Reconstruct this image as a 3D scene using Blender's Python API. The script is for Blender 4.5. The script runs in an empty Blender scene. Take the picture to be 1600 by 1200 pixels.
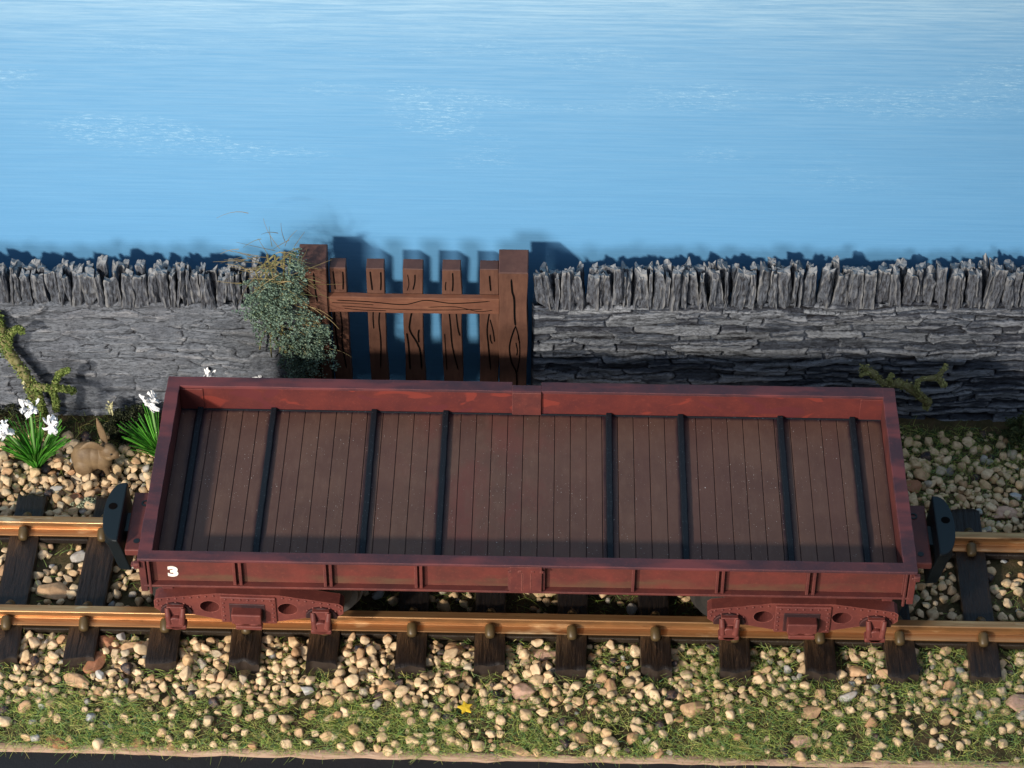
import bpy, math, random
import numpy as np
from mathutils import Vector, Matrix
random.seed(7); RS=np.random.RandomState(11)
S=bpy.context.scene
S.unit_settings.system='METRIC'; S.unit_settings.scale_length=0.01   # one unit is one centimetre
COL=S.collection
PI=math.pi

# ---------------------------------------------------------------- camera
F,E_,ROLL,YAW=4187.25,.7298,.005,-.0167
CAM=np.array([.5673,-73.078,76.3765])
fw=np.array([math.sin(YAW)*math.cos(E_),math.cos(YAW)*math.cos(E_),-math.sin(E_)])
rt=np.array([math.cos(YAW),-math.sin(YAW),0.]); up=np.cross(rt,fw)
CR=rt*math.cos(ROLL)+up*math.sin(ROLL); CU=-rt*math.sin(ROLL)+up*math.cos(ROLL)
def ray(px,py): return fw+CR*(px-800)/F-CU*(py-600)/F
def G(px,py,z=.2):      # measured point of the photograph on a level plane
    d=ray(px,py); return CAM+d*(z-CAM[2])/d[2]
def V(px,py,y):         # measured point on an upright plane
    d=ray(px,py); return CAM+d*(y-CAM[1])/d[1]
cd=bpy.data.cameras.new('camera'); cam=bpy.data.objects.new('camera',cd); COL.objects.link(cam)
cd.sensor_width=36; cd.lens=F/1600*36; cd.clip_start=1; cd.clip_end=2000
cd.dof.use_dof=True; cd.dof.focus_distance=103.5; cd.dof.aperture_fstop=.75
M=Matrix.Identity(4)
for i in range(3): M[i][0]=CR[i]; M[i][1]=CU[i]; M[i][2]=-fw[i]; M[i][3]=CAM[i]
cam.matrix_world=M; S.camera=cam

# ---------------------------------------------------------------- noise
def _h(ix,iy,s):
    n=(ix.astype(np.int64)*374761393+iy.astype(np.int64)*668265263+s*982451653)&0xffffffff
    n=((n^(n>>13))*1274126177)&0xffffffff
    return ((n^(n>>16))&0xffff)/32767.5-1
def vn(x,y,s=0):
    x=np.asarray(x,float); y=np.asarray(y,float)
    ix=np.floor(x); iy=np.floor(y); fx=x-ix; fy=y-iy
    fx=fx*fx*(3-2*fx); fy=fy*fy*(3-2*fy); ix=ix.astype(np.int64); iy=iy.astype(np.int64)
    a=_h(ix,iy,s); b=_h(ix+1,iy,s); c=_h(ix,iy+1,s); d=_h(ix+1,iy+1,s)
    return (a*(1-fx)+b*fx)*(1-fy)+(c*(1-fx)+d*fx)*fy
def fbm(x,y,s=0,o=4):
    x=np.asarray(x,float); y=np.asarray(y,float); t=0; a=1; q=0
    for i in range(o): t=t+a*vn(x*2**i+i*17.3,y*2**i+i*9.1,s+i); q+=a; a*=.5
    return t/q

# ---------------------------------------------------------------- geometry builder
class Geo:
    def __init__(s): s.v=[]; s.f=[]; s.n=0
    def add(s,v,f):
        v=np.asarray(v,float).reshape(-1,3); s.v.append(v); o=s.n
        s.f.extend([tuple(i+o for i in q) for q in f]); s.n+=len(v); return s
    def box(s,x0,x1,y0,y1,z0,z1,rot=0,about=None):
        v=np.array([(x,y,z) for z in (z0,z1) for x,y in ((x0,y0),(x1,y0),(x1,y1),(x0,y1))],float)
        if rot:
            c=np.array(about if about is not None else v.mean(0)); w=v-c
            v=np.stack([w[:,0]*math.cos(rot)-w[:,1]*math.sin(rot),w[:,0]*math.sin(rot)+w[:,1]*math.cos(rot),w[:,2]],1)+c
        return s.add(v,[(3,2,1,0),(4,5,6,7),(0,1,5,4),(1,2,6,5),(2,3,7,6),(3,0,4,7)])
    def tube(s,path,rad,n=8,cap=True):
        path=[np.array(p,float) for p in path]; k=len(path)
        if not hasattr(rad,'__len__'): rad=[rad]*k
        vs=[]; ref=None
        for i,p in enumerate(path):
            t=path[min(i+1,k-1)]-path[max(i-1,0)]; t=t/(np.linalg.norm(t)+1e-9)
            if ref is None: ref=np.array([0,0,1.]) if abs(t[2])<.9 else np.array([1.,0,0])
            a=np.cross(t,ref); a/=np.linalg.norm(a)+1e-9; b=np.cross(t,a); ref=-b if np.dot(-b,ref)>0 else b
            for j in range(n):
                q=2*PI*j/n; vs.append(p+rad[i]*(a*math.cos(q)+b*math.sin(q)))
        fs=[(i*n+j,i*n+(j+1)%n,(i+1)*n+(j+1)%n,(i+1)*n+j) for i in range(k-1) for j in range(n)]
        if cap: fs+= [tuple(range(n-1,-1,-1)),tuple((k-1)*n+j for j in range(n))]
        return s.add(vs,fs)
    def lathe(s,c,axis,prof,n=32):  # prof: (radius, along)
        c=np.array(c,float); ax={'x':0,'y':1,'z':2}[axis]; u,w=[(1,2),(2,0),(0,1)][ax]
        vs=[]
        for r,a in prof:
            for j in range(n):
                p=c.copy(); p[ax]+=a; p[u]+=r*math.cos(2*PI*j/n); p[w]+=r*math.sin(2*PI*j/n); vs.append(p)
        k=len(prof)
        fs=[(i*n+j,i*n+(j+1)%n,(i+1)*n+(j+1)%n,(i+1)*n+j) for i in range(k-1) for j in range(n)]
        fs+=[tuple(range(n-1,-1,-1)),tuple((k-1)*n+j for j in range(n))]
        return s.add(vs,fs)
    def prism(s,pts,y0,y1):     # outline in x,z pushed along y
        n=len(pts); v=[(x,y0,z) for x,z in pts]+[(x,y1,z) for x,z in pts]
        return s.add(v,[tuple(range(n)),tuple(range(2*n-1,n-1,-1))]+[(i,i+n,(i+1)%n+n,(i+1)%n) for i in range(n)])
    def ball(s,c,r,sub=2,jit=0,seed=0):
        v,f=ICO[sub]; r=np.array(r if hasattr(r,'__len__') else (r,)*3)
        w=v.copy()
        if jit: w=w*(1+jit*vn(v[:,0]*1.7+seed*3.1,v[:,1]*1.7+v[:,2]*2.3+seed,seed))[:,None]
        return s.add(w*r+np.array(c),f)
def ico(sub):
    t=(1+5**.5)/2
    v=[np.array(p,float)/np.linalg.norm(p) for p in [(-1,t,0),(1,t,0),(-1,-t,0),(1,-t,0),(0,-1,t),(0,1,t),(0,-1,-t),(0,1,-t),(t,0,-1),(t,0,1),(-t,0,-1),(-t,0,1)]]
    f=[(0,11,5),(0,5,1),(0,1,7),(0,7,10),(0,10,11),(1,5,9),(5,11,4),(11,10,2),(10,7,6),(7,1,8),(3,9,4),(3,4,2),(3,2,6),(3,6,8),(3,8,9),(4,9,5),(2,4,11),(6,2,10),(8,6,7),(9,8,1)]
    for _ in range(sub):
        c={}; nf=[]
        def m(a,b):
            k=(min(a,b),max(a,b))
            if k not in c: p=v[a]+v[b]; v.append(p/np.linalg.norm(p)); c[k]=len(v)-1
            return c[k]
        for a,b,d in f:
            x,y,z=m(a,b),m(b,d),m(d,a); nf+=[(a,x,z),(b,y,x),(d,z,y),(x,y,z)]
        f=nf
    return np.array(v),f
ICO={i:ico(i) for i in range(4)}

def wloc(o):
    p=np.zeros(3)
    while o: p+=np.array(o.location); o=o.parent
    return p
def tagit(o,label=None,cat=None,group=None,kind=None):
    for k,v in (('label',label),('category',cat),('group',group),('kind',kind)):
        if v: o[k]=v
    return o
def root(name,loc,label,cat,group=None):
    o=bpy.data.objects.new(name,None); o.empty_display_size=.3; COL.objects.link(o); o.location=[float(a) for a in loc]
    return tagit(o,label,cat,group)
def obj(name,g,mat,parent=None,smooth=False,bevel=0,org=None,attr=None,label=None):
    v=np.concatenate(g.v) if isinstance(g.v,list) else g.v
    off=wloc(parent) if parent else (np.array(org,float) if org is not None else np.zeros(3))
    me=bpy.data.meshes.new(name); me.from_pydata([tuple(p) for p in (v-off)],[],g.f); me.update()
    if smooth: me.polygons.foreach_set('use_smooth',[True]*len(me.polygons))
    me.materials.append(mat)
    if attr:
        for k,a in attr.items():
            at=me.attributes.new(k,'FLOAT','POINT'); at.data.foreach_set('value',np.asarray(a,np.float32))
    o=bpy.data.objects.new(name,me); COL.objects.link(o)
    if parent: o.parent=parent
    else: o.location=[float(a) for a in off]
    if bevel:
        b=o.modifiers.new('bevel','BEVEL'); b.width=bevel; b.segments=2; b.limit_method='ANGLE'; b.angle_limit=.6
    if label: o['label']=label
    return o

# ---------------------------------------------------------------- materials
class Mat:
    def __init__(s,name,rough=.7,spec=.3,metal=0):
        s.m=bpy.data.materials.new(name); s.m.use_nodes=True; s.t=s.m.node_tree; s.N=s.t.nodes; s.L=s.t.links
        s.b=s.N['Principled BSDF']; s.b.inputs['Roughness'].default_value=rough; s.b.inputs['Metallic'].default_value=metal
        s.b.inputs['Specular IOR Level'].default_value=spec
        s.tc=s.N.new('ShaderNodeTexCoord')
    def noise(s,scale=(1,1,1),sc=1,det=5,rough=.6,rot=(0,0,0),dist=0):
        mp=s.N.new('ShaderNodeMapping'); mp.inputs['Scale'].default_value=scale; mp.inputs['Rotation'].default_value=rot
        s.L.new(s.tc.outputs['Object'],mp.inputs[0])
        n=s.N.new('ShaderNodeTexNoise'); n.inputs['Scale'].default_value=sc; n.inputs['Detail'].default_value=det; n.inputs['Roughness'].default_value=rough
        n.inputs['Distortion'].default_value=dist
        s.L.new(mp.outputs[0],n.inputs[0]); return n.outputs[0]
    def ramp(s,inp,stops,interp='LINEAR'):
        r=s.N.new('ShaderNodeValToRGB'); r.color_ramp.interpolation=interp; e=r.color_ramp.elements
        while len(e)<len(stops): e.new(.5)
        for i,(p,c) in enumerate(stops):
            e[i].position=p; e[i].color=(c,c,c,1) if not hasattr(c,'__len__') else (*c,1)
        s.L.new(inp,r.inputs[0]); return r.outputs[0]
    def mix(s,fac,a,b,mode='MIX'):
        n=s.N.new('ShaderNodeMix'); n.data_type='RGBA'; n.blend_type=mode
        for i,x in ((0,fac),(6,a),(7,b)):
            if hasattr(x,'is_output'): s.L.new(x,n.inputs[i])
            elif i==0: n.inputs[0].default_value=x
            else: n.inputs[i].default_value=(*x,1)
        return n.outputs[2]
    def math(s,op,a,b=0.):
        n=s.N.new('ShaderNodeMath'); n.operation=op
        for i,x in enumerate((a,b)):
            if hasattr(x,'is_output'): s.L.new(x,n.inputs[i])
            else: n.inputs[i].default_value=x
        return n.outputs[0]
    def attr(s,k):
        n=s.N.new('ShaderNodeAttribute'); n.attribute_name=k; return n.outputs['Fac']
    def island(s):
        n=s.N.new('ShaderNodeNewGeometry'); return n.outputs['Random Per Island']
    def point(s):
        n=s.N.new('ShaderNodeNewGeometry'); return n.outputs['Pointiness']
    def axis(s,k):
        n=s.N.new('ShaderNodeSeparateXYZ'); s.L.new(s.tc.outputs['Object'],n.inputs[0]); return n.outputs[k]
    def color(s,c):
        if hasattr(c,'is_output'): s.L.new(c,s.b.inputs['Base Color'])
        else: s.b.inputs['Base Color'].default_value=(*c,1)
        return s
    def rough(s,c): s.L.new(c,s.b.inputs['Roughness']); return s
    def bump(s,h,st=.3,d=.05):
        n=s.N.new('ShaderNodeBump'); n.inputs['Strength'].default_value=st; n.inputs['Distance'].default_value=d
        s.L.new(h,n.inputs['Height']); s.L.new(n.outputs[0],s.b.inputs['Normal']); return s

# painted sky board
m=Mat('painted_sky',.62,.25)
st=m.noise((.15,1,4.2),1.9,9,.74,(0,math.radians(1.2),0))
fine=m.noise((.10,1,8),2.2,7,.75,(0,math.radians(1.0),0))
base=m.mix(m.ramp(fine,[(.3,0),(.7,1)]),(.100,.292,.535),(.124,.335,.590))
zz=m.axis(2)
hi=m.ramp(m.math('DIVIDE',zz,21.),[(.30,0),(.62,.10),(.82,.24),(.93,.60),(1,.80)])
stk=m.ramp(st,[(.40,0),(.66,1)])
base=m.mix(m.math('MULTIPLY',hi,m.math('ADD',m.math('MULTIPLY',stk,.46),.26)),base,(.62,.82,.90))
pt=m.noise((.13,1,.42),1.,3,.5)
pf=m.noise((.7,1,4.5),3.4,7,.85,(0,math.radians(1.2),0))
band=m.ramp(m.math('DIVIDE',zz,21.),[(.5,0),(.6,1),(.78,1),(.86,.3)])
pm=m.math('MULTIPLY',m.math('MULTIPLY',m.ramp(pt,[(.52,0),(.64,1)]),m.ramp(pf,[(.53,0),(.62,1)])),band)
base=m.mix(m.math('MULTIPLY',pm,.42),base,(.55,.78,.88))
f2=m.noise((.12,1,9),3.2,7,.75,(0,math.radians(1.2),0))
base=m.mix(m.math('MULTIPLY',m.ramp(f2,[(.62,0),(.74,1)]),m.math('MULTIPLY',hi,.7)),base,(.68,.85,.92))
m.color(base).bump(fine,.22,.06); SKY=m.m

def slate(name,lo,mid,hi,blue=1):
    m=Mat(name,.8,.25)
    n=m.noise((1,1,1),2.2,6,.7); n2=m.noise((3,3,9),3,6,.75); n3=m.noise((.25,.25,.25),1.5,3,.5)
    c=m.mix(m.ramp(n,[(.3,0),(.7,1)]),mid,hi)
    c=m.mix(m.math('MULTIPLY',m.ramp(n2,[(.5,0),(.75,1)]),.5),c,tuple(a*.45 for a in mid))
    c=m.mix(m.math('MULTIPLY',m.ramp(n3,[(.45,0),(.65,1)]),.35),c,tuple(a*k for a,k in zip(mid,(1.0,.90,.88))))
    return m,c,n2
def crack(m):
    n=m.noise((.9,1,4.2),1.5,7,.62,dist=.5); a=m.math('ABSOLUTE',m.math('SUBTRACT',n,.5)); k=m.noise((1,1,2),1.3,4,.6)
    n_=m.noise((1.6,1,7),2.4,6,.6,dist=.4); a2=m.math('ABSOLUTE',m.math('SUBTRACT',n_,.5))
    f=m.math('MAXIMUM',m.math('MULTIPLY',m.ramp(a,[(0,1),(.016,0)]),m.ramp(k,[(.42,0),(.55,.95)])),m.math('MULTIPLY',m.ramp(a2,[(0,1),(.020,0)]),m.ramp(k,[(.44,.7),(.60,0)])))
    src=m.b.inputs['Base Color'].links[0].from_socket; m.color(m.mix(f,src,(.012,.012,.016)))
    bn=m.b.inputs['Normal'].links[0].from_node; h=bn.inputs['Height'].links[0].from_socket; m.L.new(m.math('SUBTRACT',h,m.math('MULTIPLY',f,.6)),bn.inputs['Height'])
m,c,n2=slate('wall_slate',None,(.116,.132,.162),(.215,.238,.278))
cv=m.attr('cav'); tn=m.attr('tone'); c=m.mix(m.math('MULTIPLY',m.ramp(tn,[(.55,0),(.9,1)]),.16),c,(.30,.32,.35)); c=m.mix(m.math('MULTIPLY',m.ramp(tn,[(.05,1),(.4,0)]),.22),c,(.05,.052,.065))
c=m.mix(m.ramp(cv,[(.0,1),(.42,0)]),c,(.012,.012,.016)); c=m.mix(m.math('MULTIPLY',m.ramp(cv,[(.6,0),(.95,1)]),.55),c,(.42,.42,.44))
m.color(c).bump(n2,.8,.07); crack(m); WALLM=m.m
m,c,n2=slate('wall_slate_dark',None,(.050,.062,.088),(.112,.132,.170))
cv=m.attr('cav'); tn=m.attr('tone'); c=m.mix(m.math('MULTIPLY',m.ramp(tn,[(.55,0),(.9,1)]),.6),c,(.30,.32,.35)); c=m.mix(m.math('MULTIPLY',m.ramp(tn,[(.05,1),(.4,0)]),.55),c,(.05,.052,.065))
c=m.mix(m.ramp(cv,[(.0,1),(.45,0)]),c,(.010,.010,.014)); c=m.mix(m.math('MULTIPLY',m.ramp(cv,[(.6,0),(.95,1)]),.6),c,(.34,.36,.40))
m.color(c).bump(n2,.9,.08); crack(m); WALLD=m.m
m,c,_=slate('coping_slate',None,(.058,.067,.085),(.132,.149,.182))
n2=m.noise((5,5,1.2),2.6,6,.75)
c=m.mix(m.math('MULTIPLY',m.ramp(n2,[(.45,0),(.58,1)]),.85),c,(.022,.021,.024))
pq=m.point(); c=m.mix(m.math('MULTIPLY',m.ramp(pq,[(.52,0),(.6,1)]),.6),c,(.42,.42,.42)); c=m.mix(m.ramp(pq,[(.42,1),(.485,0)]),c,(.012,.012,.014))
m.color(c).bump(n2,.7,.08); COPM=m.m

def paint(name,base,dark,light,rough=.55,wear=.3,pq=True,spec=.35,bs=.12,edge=.8):
    m=Mat(name,rough,spec)
    n=m.noise((1,1,1),.9,6,.6); n2=m.noise((1,1,1),9,5,.7)
    c=m.mix(m.ramp(n,[(.35,0),(.62,1)]),base,dark)
    c=m.mix(m.math('MULTIPLY',m.ramp(n2,[(.55,0),(.7,1)]),wear),c,light)
    bv=m.N.new('ShaderNodeBevel'); bv.samples=4; bv.inputs['Radius'].default_value=.05; ge=m.N.new('ShaderNodeNewGeometry')
    dp=m.N.new('ShaderNodeVectorMath'); dp.operation='DOT_PRODUCT'; m.L.new(bv.outputs[0],dp.inputs[0]); m.L.new(ge.outputs['Normal'],dp.inputs[1])
    ew=m.ramp(dp.outputs['Value'],[(.80,1),(.97,0)]); c=m.mix(m.math('MULTIPLY',m.math('MULTIPLY',ew,m.ramp(m.noise((1,1,1),3,4,.6),[(.38,.15),(.6,.9)])),edge),c,tuple(min(1,a*1.35+.03) for a in light))
    m._c=c; m._n=n2; m.color(c).bump(n2,bs,.03); return m
m=paint('red_paint',(.130,.031,.025),(.070,.020,.020),(.22,.07,.05)); RED=m.m
BOG=paint('bogie_red_paint',(.145,.036,.028),(.100,.026,.023),(.30,.085,.065)).m
m=paint('red_inner_paint',(.118,.025,.021),(.082,.019,.019),(.22,.05,.035),.5)
bl=m.noise((.55,1,1.3),1.1,2,.3,dist=.8)
c=m.mix(m.ramp(bl,[(.60,0),(.63,.6)]),m._c,(.21,.036,.025)); c=m.mix(m.ramp(bl,[(.36,.7),(.39,0)]),c,(.095,.02,.024)); m.color(c); REDIN=m.m
m=paint('red_paint_blue_ambient',(.075,.024,.028),(.042,.018,.025),(.19,.05,.05),.6)  # dusty dry-brushed red, with the purple of blue ambient light mixed in
bl=m.noise((.3,1,1),1.0,3,.5); m.color(m.mix(m.ramp(bl,[(.52,0),(.66,.75)]),m._c,(.16,.038,.038))); RIMM=m.m
m=paint('side_panel_paint',(.140,.031,.025),(.088,.025,.021),(.24,.07,.045),.55)
zz=m.axis(2); k=m.noise((.5,1,3),1.6,4,.6)
kz=m.ramp(m.math('ADD',zz,m.math('MULTIPLY',k,.28)),[(.0,1),(1,0)])
rg=m.N.new('ShaderNodeMapRange'); rg.inputs['From Min'].default_value=4.46; rg.inputs['From Max'].default_value=4.26
m.L.new(m.math('ADD',zz,m.math('MULTIPLY',m.math('SUBTRACT',k,.5),.9)),rg.inputs['Value'])
kk=m.ramp(m.noise((.35,1,1),1.3,3,.5),[(.40,.05),(.62,.6)])
c=m.mix(m.math('MULTIPLY',rg.outputs[0],kk),m._c,(.095,.062,.034)); m.color(c); PANELM=m.m
m=Mat('black_enamel',.6,.12)
n=m.noise((1,1,1),14,4,.7); m.color(m.mix(m.ramp(n,[(.62,0),(.70,.7)]),(.010,.013,.018),(.09,.12,.15))).bump(n,.12,.02); BLK=m.m
m=Mat('black_coupler',.42,.3); n=m.noise((1,1,1),6,4,.6); m.color((.007,.011,.014)).bump(n,.06,.02); COUPM=m.m
m=Mat('underframe_black',.8,.1); m.color((.008,.008,.009)); UNDER=m.m  # one even black for underframe and bolsters

# wagon floor
m=Mat('floor_paint',.6,.2)
n=m.noise((1,1,1),.55,6,.62); n2=m.noise((2.2,.5,1),2.2,6,.7); isl=m.island()
c=m.mix(m.ramp(n,[(.35,0),(.65,1)]),(.116,.064,.047),(.086,.046,.036))
c=m.mix(m.math('MULTIPLY',m.ramp(n2,[(.5,0),(.7,1)]),.4),c,(.150,.092,.070))
c=m.mix(m.math('MULTIPLY',isl,.45),c,(.092,.042,.036))
rd=m.noise((.55,.3,1),1.0,5,.65)
xx=m.axis(0)
nearx=m.N.new('ShaderNodeMapRange'); nearx.inputs['From Min'].default_value=4.2; nearx.inputs['From Max'].default_value=1.8
m.L.new(m.math('ABSOLUTE',m.math('ADD',xx,1.6)),nearx.inputs['Value'])
c=m.mix(m.math('MULTIPLY',m.ramp(rd,[(.46,0),(.66,.5)]),nearx.outputs[0]),c,(.140,.042,.036))
bd=m.attr('bleed_and_edge'); bn=m.noise((1.5,.45,1),2.2,4,.6)
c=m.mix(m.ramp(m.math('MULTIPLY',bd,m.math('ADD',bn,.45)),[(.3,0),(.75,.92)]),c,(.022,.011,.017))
sp=m.noise((1,1,1),16,2,.5); spm=m.noise((1,1,1),.5,3,.6)
c=m.mix(m.math('MULTIPLY',m.ramp(sp,[(.715,0),(.735,1)]),m.ramp(spm,[(.42,.1),(.55,1)])),c,(.55,.5,.46))
m.color(c).bump(m.noise((1,1,1),7,5,.7),.12,.03); FLOORM=m.m

def wood(name,a,b,dk,sc):
    m=Mat(name,.62,.25); n=m.noise(sc,1,6,.65); n2=m.noise((1,1,1),1.1,4,.6)
    c=m.mix(m.ramp(n,[(.35,0),(.65,1)]),a,b); c=m.mix(m.math('MULTIPLY',m.ramp(n2,[(.4,0),(.7,1)]),.6),c,dk)
    m.color(c).bump(n,.35,.03); return m
GATEM=wood('gate_wood',(.092,.042,.029),(.122,.058,.039),(.052,.024,.018),(7,7,1.2)).m
GATET=wood('gate_wood_end',(.080,.038,.032),(.10,.05,.040),(.045,.022,.020),(3,3,3)).m
GATER=wood('gate_rail_wood',(.135,.054,.033),(.175,.078,.047),(.080,.031,.022),(1.2,7,9)).m
m=Mat('groove_black',.9,.05); m.color((.004,.003,.003)); GROOVE=m.m
m=Mat('sleeper_plastic',.42,.4); n=m.noise((13,1.2,6),1.5,6,.7); n2=m.noise((1,1,1),1.3,4,.6)
c=m.mix(m.ramp(n,[(.35,0),(.7,1)]),(.007,.005,.005),(.022,.016,.014)); c=m.mix(m.math('MULTIPLY',m.ramp(n2,[(.45,0),(.65,1)]),.5),c,(.016,.011,.008))
ay=m.math('ABSOLUTE',m.math('SUBTRACT',m.math('ABSOLUTE',m.axis(1)),2.55)); 
mr=m.N.new('ShaderNodeMapRange'); mr.inputs['From Min'].default_value=.9; mr.inputs['From Max'].default_value=.3; m.L.new(m.math('ADD',ay,m.math('MULTIPLY',n,.5)),mr.inputs['Value'])
c=m.mix(m.math('MULTIPLY',mr.outputs[0],.6),c,(.040,.026,.011)); m.color(c).bump(n,.8,.06); SLM=m.m
m=Mat('sleeper_end_plastic',.35,.45); n=m.noise((3,3,3),1.5,4,.6); m.color(m.mix(n,(.020,.014,.011),(.040,.029,.023))).bump(n,.5,.06); SLE=m.m
m=Mat('clip_rust',.45,.4); n=m.noise((1,1,1),5,4,.6); m.color(m.mix(n,(.055,.036,.014),(.085,.055,.022))); CLIPM=m.m
m=Mat('brass_rail',.30,.5,.82)
n=m.noise((.16,3,7),2.2,7,.7); n2=m.noise((.3,1,1),1.2,4,.6)
c=m.mix(m.ramp(n,[(.35,0),(.68,1)]),(.62,.35,.16),(.36,.165,.07))
c=m.mix(m.ramp(n2,[(.60,0),(.70,.85)]),c,(.88,.66,.40))
c=m.mix(m.ramp(m.noise((.25,2,2),1.7,5,.7),[(.60,0),(.72,.8)]),c,(.12,.05,.02))
m.color(c).rough(m.ramp(n,[(.3,.26),(.7,.46)])).bump(n,.1,.02); BRASS=m.m

# ground, stones, plants
m=Mat('soil',.9,.1)
n=m.noise((1,1,1),1.2,6,.65); n2=m.noise((1,1,1),8,6,.75)
c=m.mix(m.ramp(n,[(.38,0),(.6,1)]),(.105,.074,.042),(.062,.056,.026)); c=m.mix(m.math('MULTIPLY',m.ramp(n2,[(.5,0),(.7,1)]),.7),c,(.13,.095,.055))
m.color(c).bump(n2,.8,.12); SOIL=m.m
def stone(name,stops,fx=None):
    m=Mat(name,.62,.3); n=m.noise((1,1,1),5,6,.65); n2=m.noise((1,1,1),16,4,.7)
    c=m.ramp(m.island(),stops,'LINEAR') if len(stops)>1 else m.mix(1.,stops[0][1],stops[0][1])
    c=m.mix(m.math('MULTIPLY',m.ramp(n,[(.42,0),(.62,1)]),.38),c,(.20,.10,.045))
    c=m.mix(m.math('MULTIPLY',m.ramp(n2,[(.55,0),(.7,1)]),.25),c,(.62,.47,.32))
    m.color(c).bump(n,.3,.06); return m.m
GRAV=stone('pea_gravel',[(0,(.60,.44,.255)),(.30,(.70,.53,.34)),(.52,(.54,.36,.19)),(.68,(.66,.51,.33)),(.80,(.44,.25,.13)),(.88,(.52,.42,.27)),(.93,(.36,.34,.31)),(.955,(.42,.44,.44)),(.968,(.016,.018,.026)),(1,(.012,.015,.026))])
STN_T=stone('tan_stone',[(0,(.54,.34,.19)),(1,(.54,.34,.19))]); STN_R=stone('rust_stone',[(0,(.33,.14,.075)),(1,(.33,.14,.075))]); STN_P=stone('pink_stone',[(0,(.52,.33,.24)),(1,(.52,.33,.24))])
def leafm(name,stops,rough=.6,trans=.0):
    m=Mat(name,rough,.2); c=m.ramp(m.island(),stops); m.color(c)
    return m.m
GRASS=leafm('static_grass',[(0,(.10,.20,.05)),(.22,(.22,.32,.065)),(.40,(.42,.44,.10)),(.52,(.08,.22,.08)),(.66,(.26,.32,.09)),(.84,(.48,.40,.14)),(1,(.06,.19,.10))])
MOSS=leafm('moss_foam',[(0,(.025,.04,.018)),(.5,(.05,.07,.025)),(.85,(.085,.10,.035)),(1,(.14,.15,.06))])
DMOSS=leafm('dark_moss_foam',[(0,(.010,.014,.008)),(.6,(.022,.028,.013)),(.92,(.05,.06,.025)),(1,(.13,.13,.07))])
TEAL=leafm('teal_foliage',[(0,(.075,.125,.095)),(.4,(.13,.195,.15)),(.75,(.175,.25,.20)),(.92,(.11,.15,.08)),(1,(.24,.28,.18))])
STRAW=leafm('dry_straw',[(0,(.17,.13,.055)),(.4,(.27,.21,.10)),(.7,(.11,.085,.035)),(1,(.14,.16,.06))])
GREENL=leafm('bright_leaf',[(0,(.035,.17,.018)),(.5,(.06,.26,.025)),(.85,(.11,.34,.04)),(1,(.03,.12,.02))],.45)
STEMG=leafm('pale_stem',[(0,(.16,.30,.10)),(1,(.16,.30,.10))])
WHITE=Mat('white_petal',.6,.3).color((.80,.81,.83)).m
CREAM=Mat('cream_bud',.7,.2).color((.55,.52,.30)).m
MOSSY=leafm('mossy_bark',[(0,(.06,.10,.022)),(.5,(.12,.17,.04)),(.9,(.24,.29,.09)),(1,(.10,.09,.035))])
YMOSS_LIT=leafm('yellow_moss_lit',[(0,(.22,.24,.07)),(.5,(.36,.36,.13)),(1,(.50,.48,.22))])  # moss colour brightened to stand in for light on the right twig
LICH=leafm('lichen',[(0,(.26,.30,.20)),(.6,(.36,.38,.26)),(1,(.20,.22,.13))])
m=Mat('twig_bark',.8,.1); n=m.noise((1,1,1),5,5,.7); m.color(m.mix(m.ramp(n,[(.4,0),(.6,1)]),(.13,.12,.045),(.24,.22,.11))).bump(n,.5,.05); TWIG=m.m
m=Mat('rabbit_fur',.55,.3); n=m.noise((1,1,1),1.6,5,.6); n2=m.noise((2,2,6),4,5,.7)
c=m.mix(m.ramp(n,[(.35,0),(.65,1)]),(.19,.13,.072),(.105,.066,.036)); c=m.mix(m.math('MULTIPLY',m.ramp(n2,[(.5,0),(.7,1)]),.4),c,(.20,.145,.085)); m.color(c).bump(n2,.25,.03); FUR=m.m
m=Mat('rabbit_tail',.7,.2); m.color((.34,.27,.18)); TAILM=m.m
YEL=Mat('yellow_star',.45,.4).color((.62,.42,.03)).m
m=Mat('ply_edge',.8,.15); n=m.noise((.5,4,9),2,6,.7); m.color(m.mix(m.ramp(n,[(.35,0),(.65,1)]),(.42,.30,.22),(.24,.15,.10))).bump(n,.5,.05); PLY=m.m
m=Mat('black_board_paint',.6,.3); n=m.noise((1,1,1),3,6,.75); n2=m.noise((1,1,1),20,3,.6); m.color(m.mix(m.ramp(n2,[(.70,0),(.76,.6)]),(.012,.013,.016),(.14,.15,.16))).bump(n,.5,.08); BBLK=m.m
EYE=Mat('eye_black',.2,.5).color((.01,.008,.006)).m
PAINTW=Mat('white_number',.6,.3).color((.80,.76,.68)).m

# ---------------------------------------------------------------- setting
g=Geo(); g.box(-34,34,12.0,12.6,-1,34); sky=obj('sky',g,SKY); tagit(sky,kind='structure')
sky['label']='blue painted sky board behind the stone walls'

def gh(x,y):
    x=np.asarray(x,float); y=np.asarray(y,float)
    f=np.clip((y+8.4)/2.6,0,1)
    h=.11*f*f*(3-2*f)+.07*fbm(x*.35,y*.35,5)+.03*vn(x*1.6,y*1.6,9)
    back=np.clip((y-6.2)/3,0,1); return h+.35*back*(.6+.4*vn(x*.4,y*.4,3))
nx,ny=300,120
X,Y=np.meshgrid(np.linspace(-32,32,nx),np.linspace(-8.42,11.98,ny)); Z=gh(X,Y)
g=Geo(); g.add(np.stack([X,Y,Z],2).reshape(-1,3),[(j*nx+i,j*nx+i+1,(j+1)*nx+i+1,(j+1)*nx+i) for j in range(ny-1) for i in range(nx-1)])
gr=obj('ground',g,SOIL,smooth=True); tagit(gr,'brown soil and moss surface of the layout',kind='structure')

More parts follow.
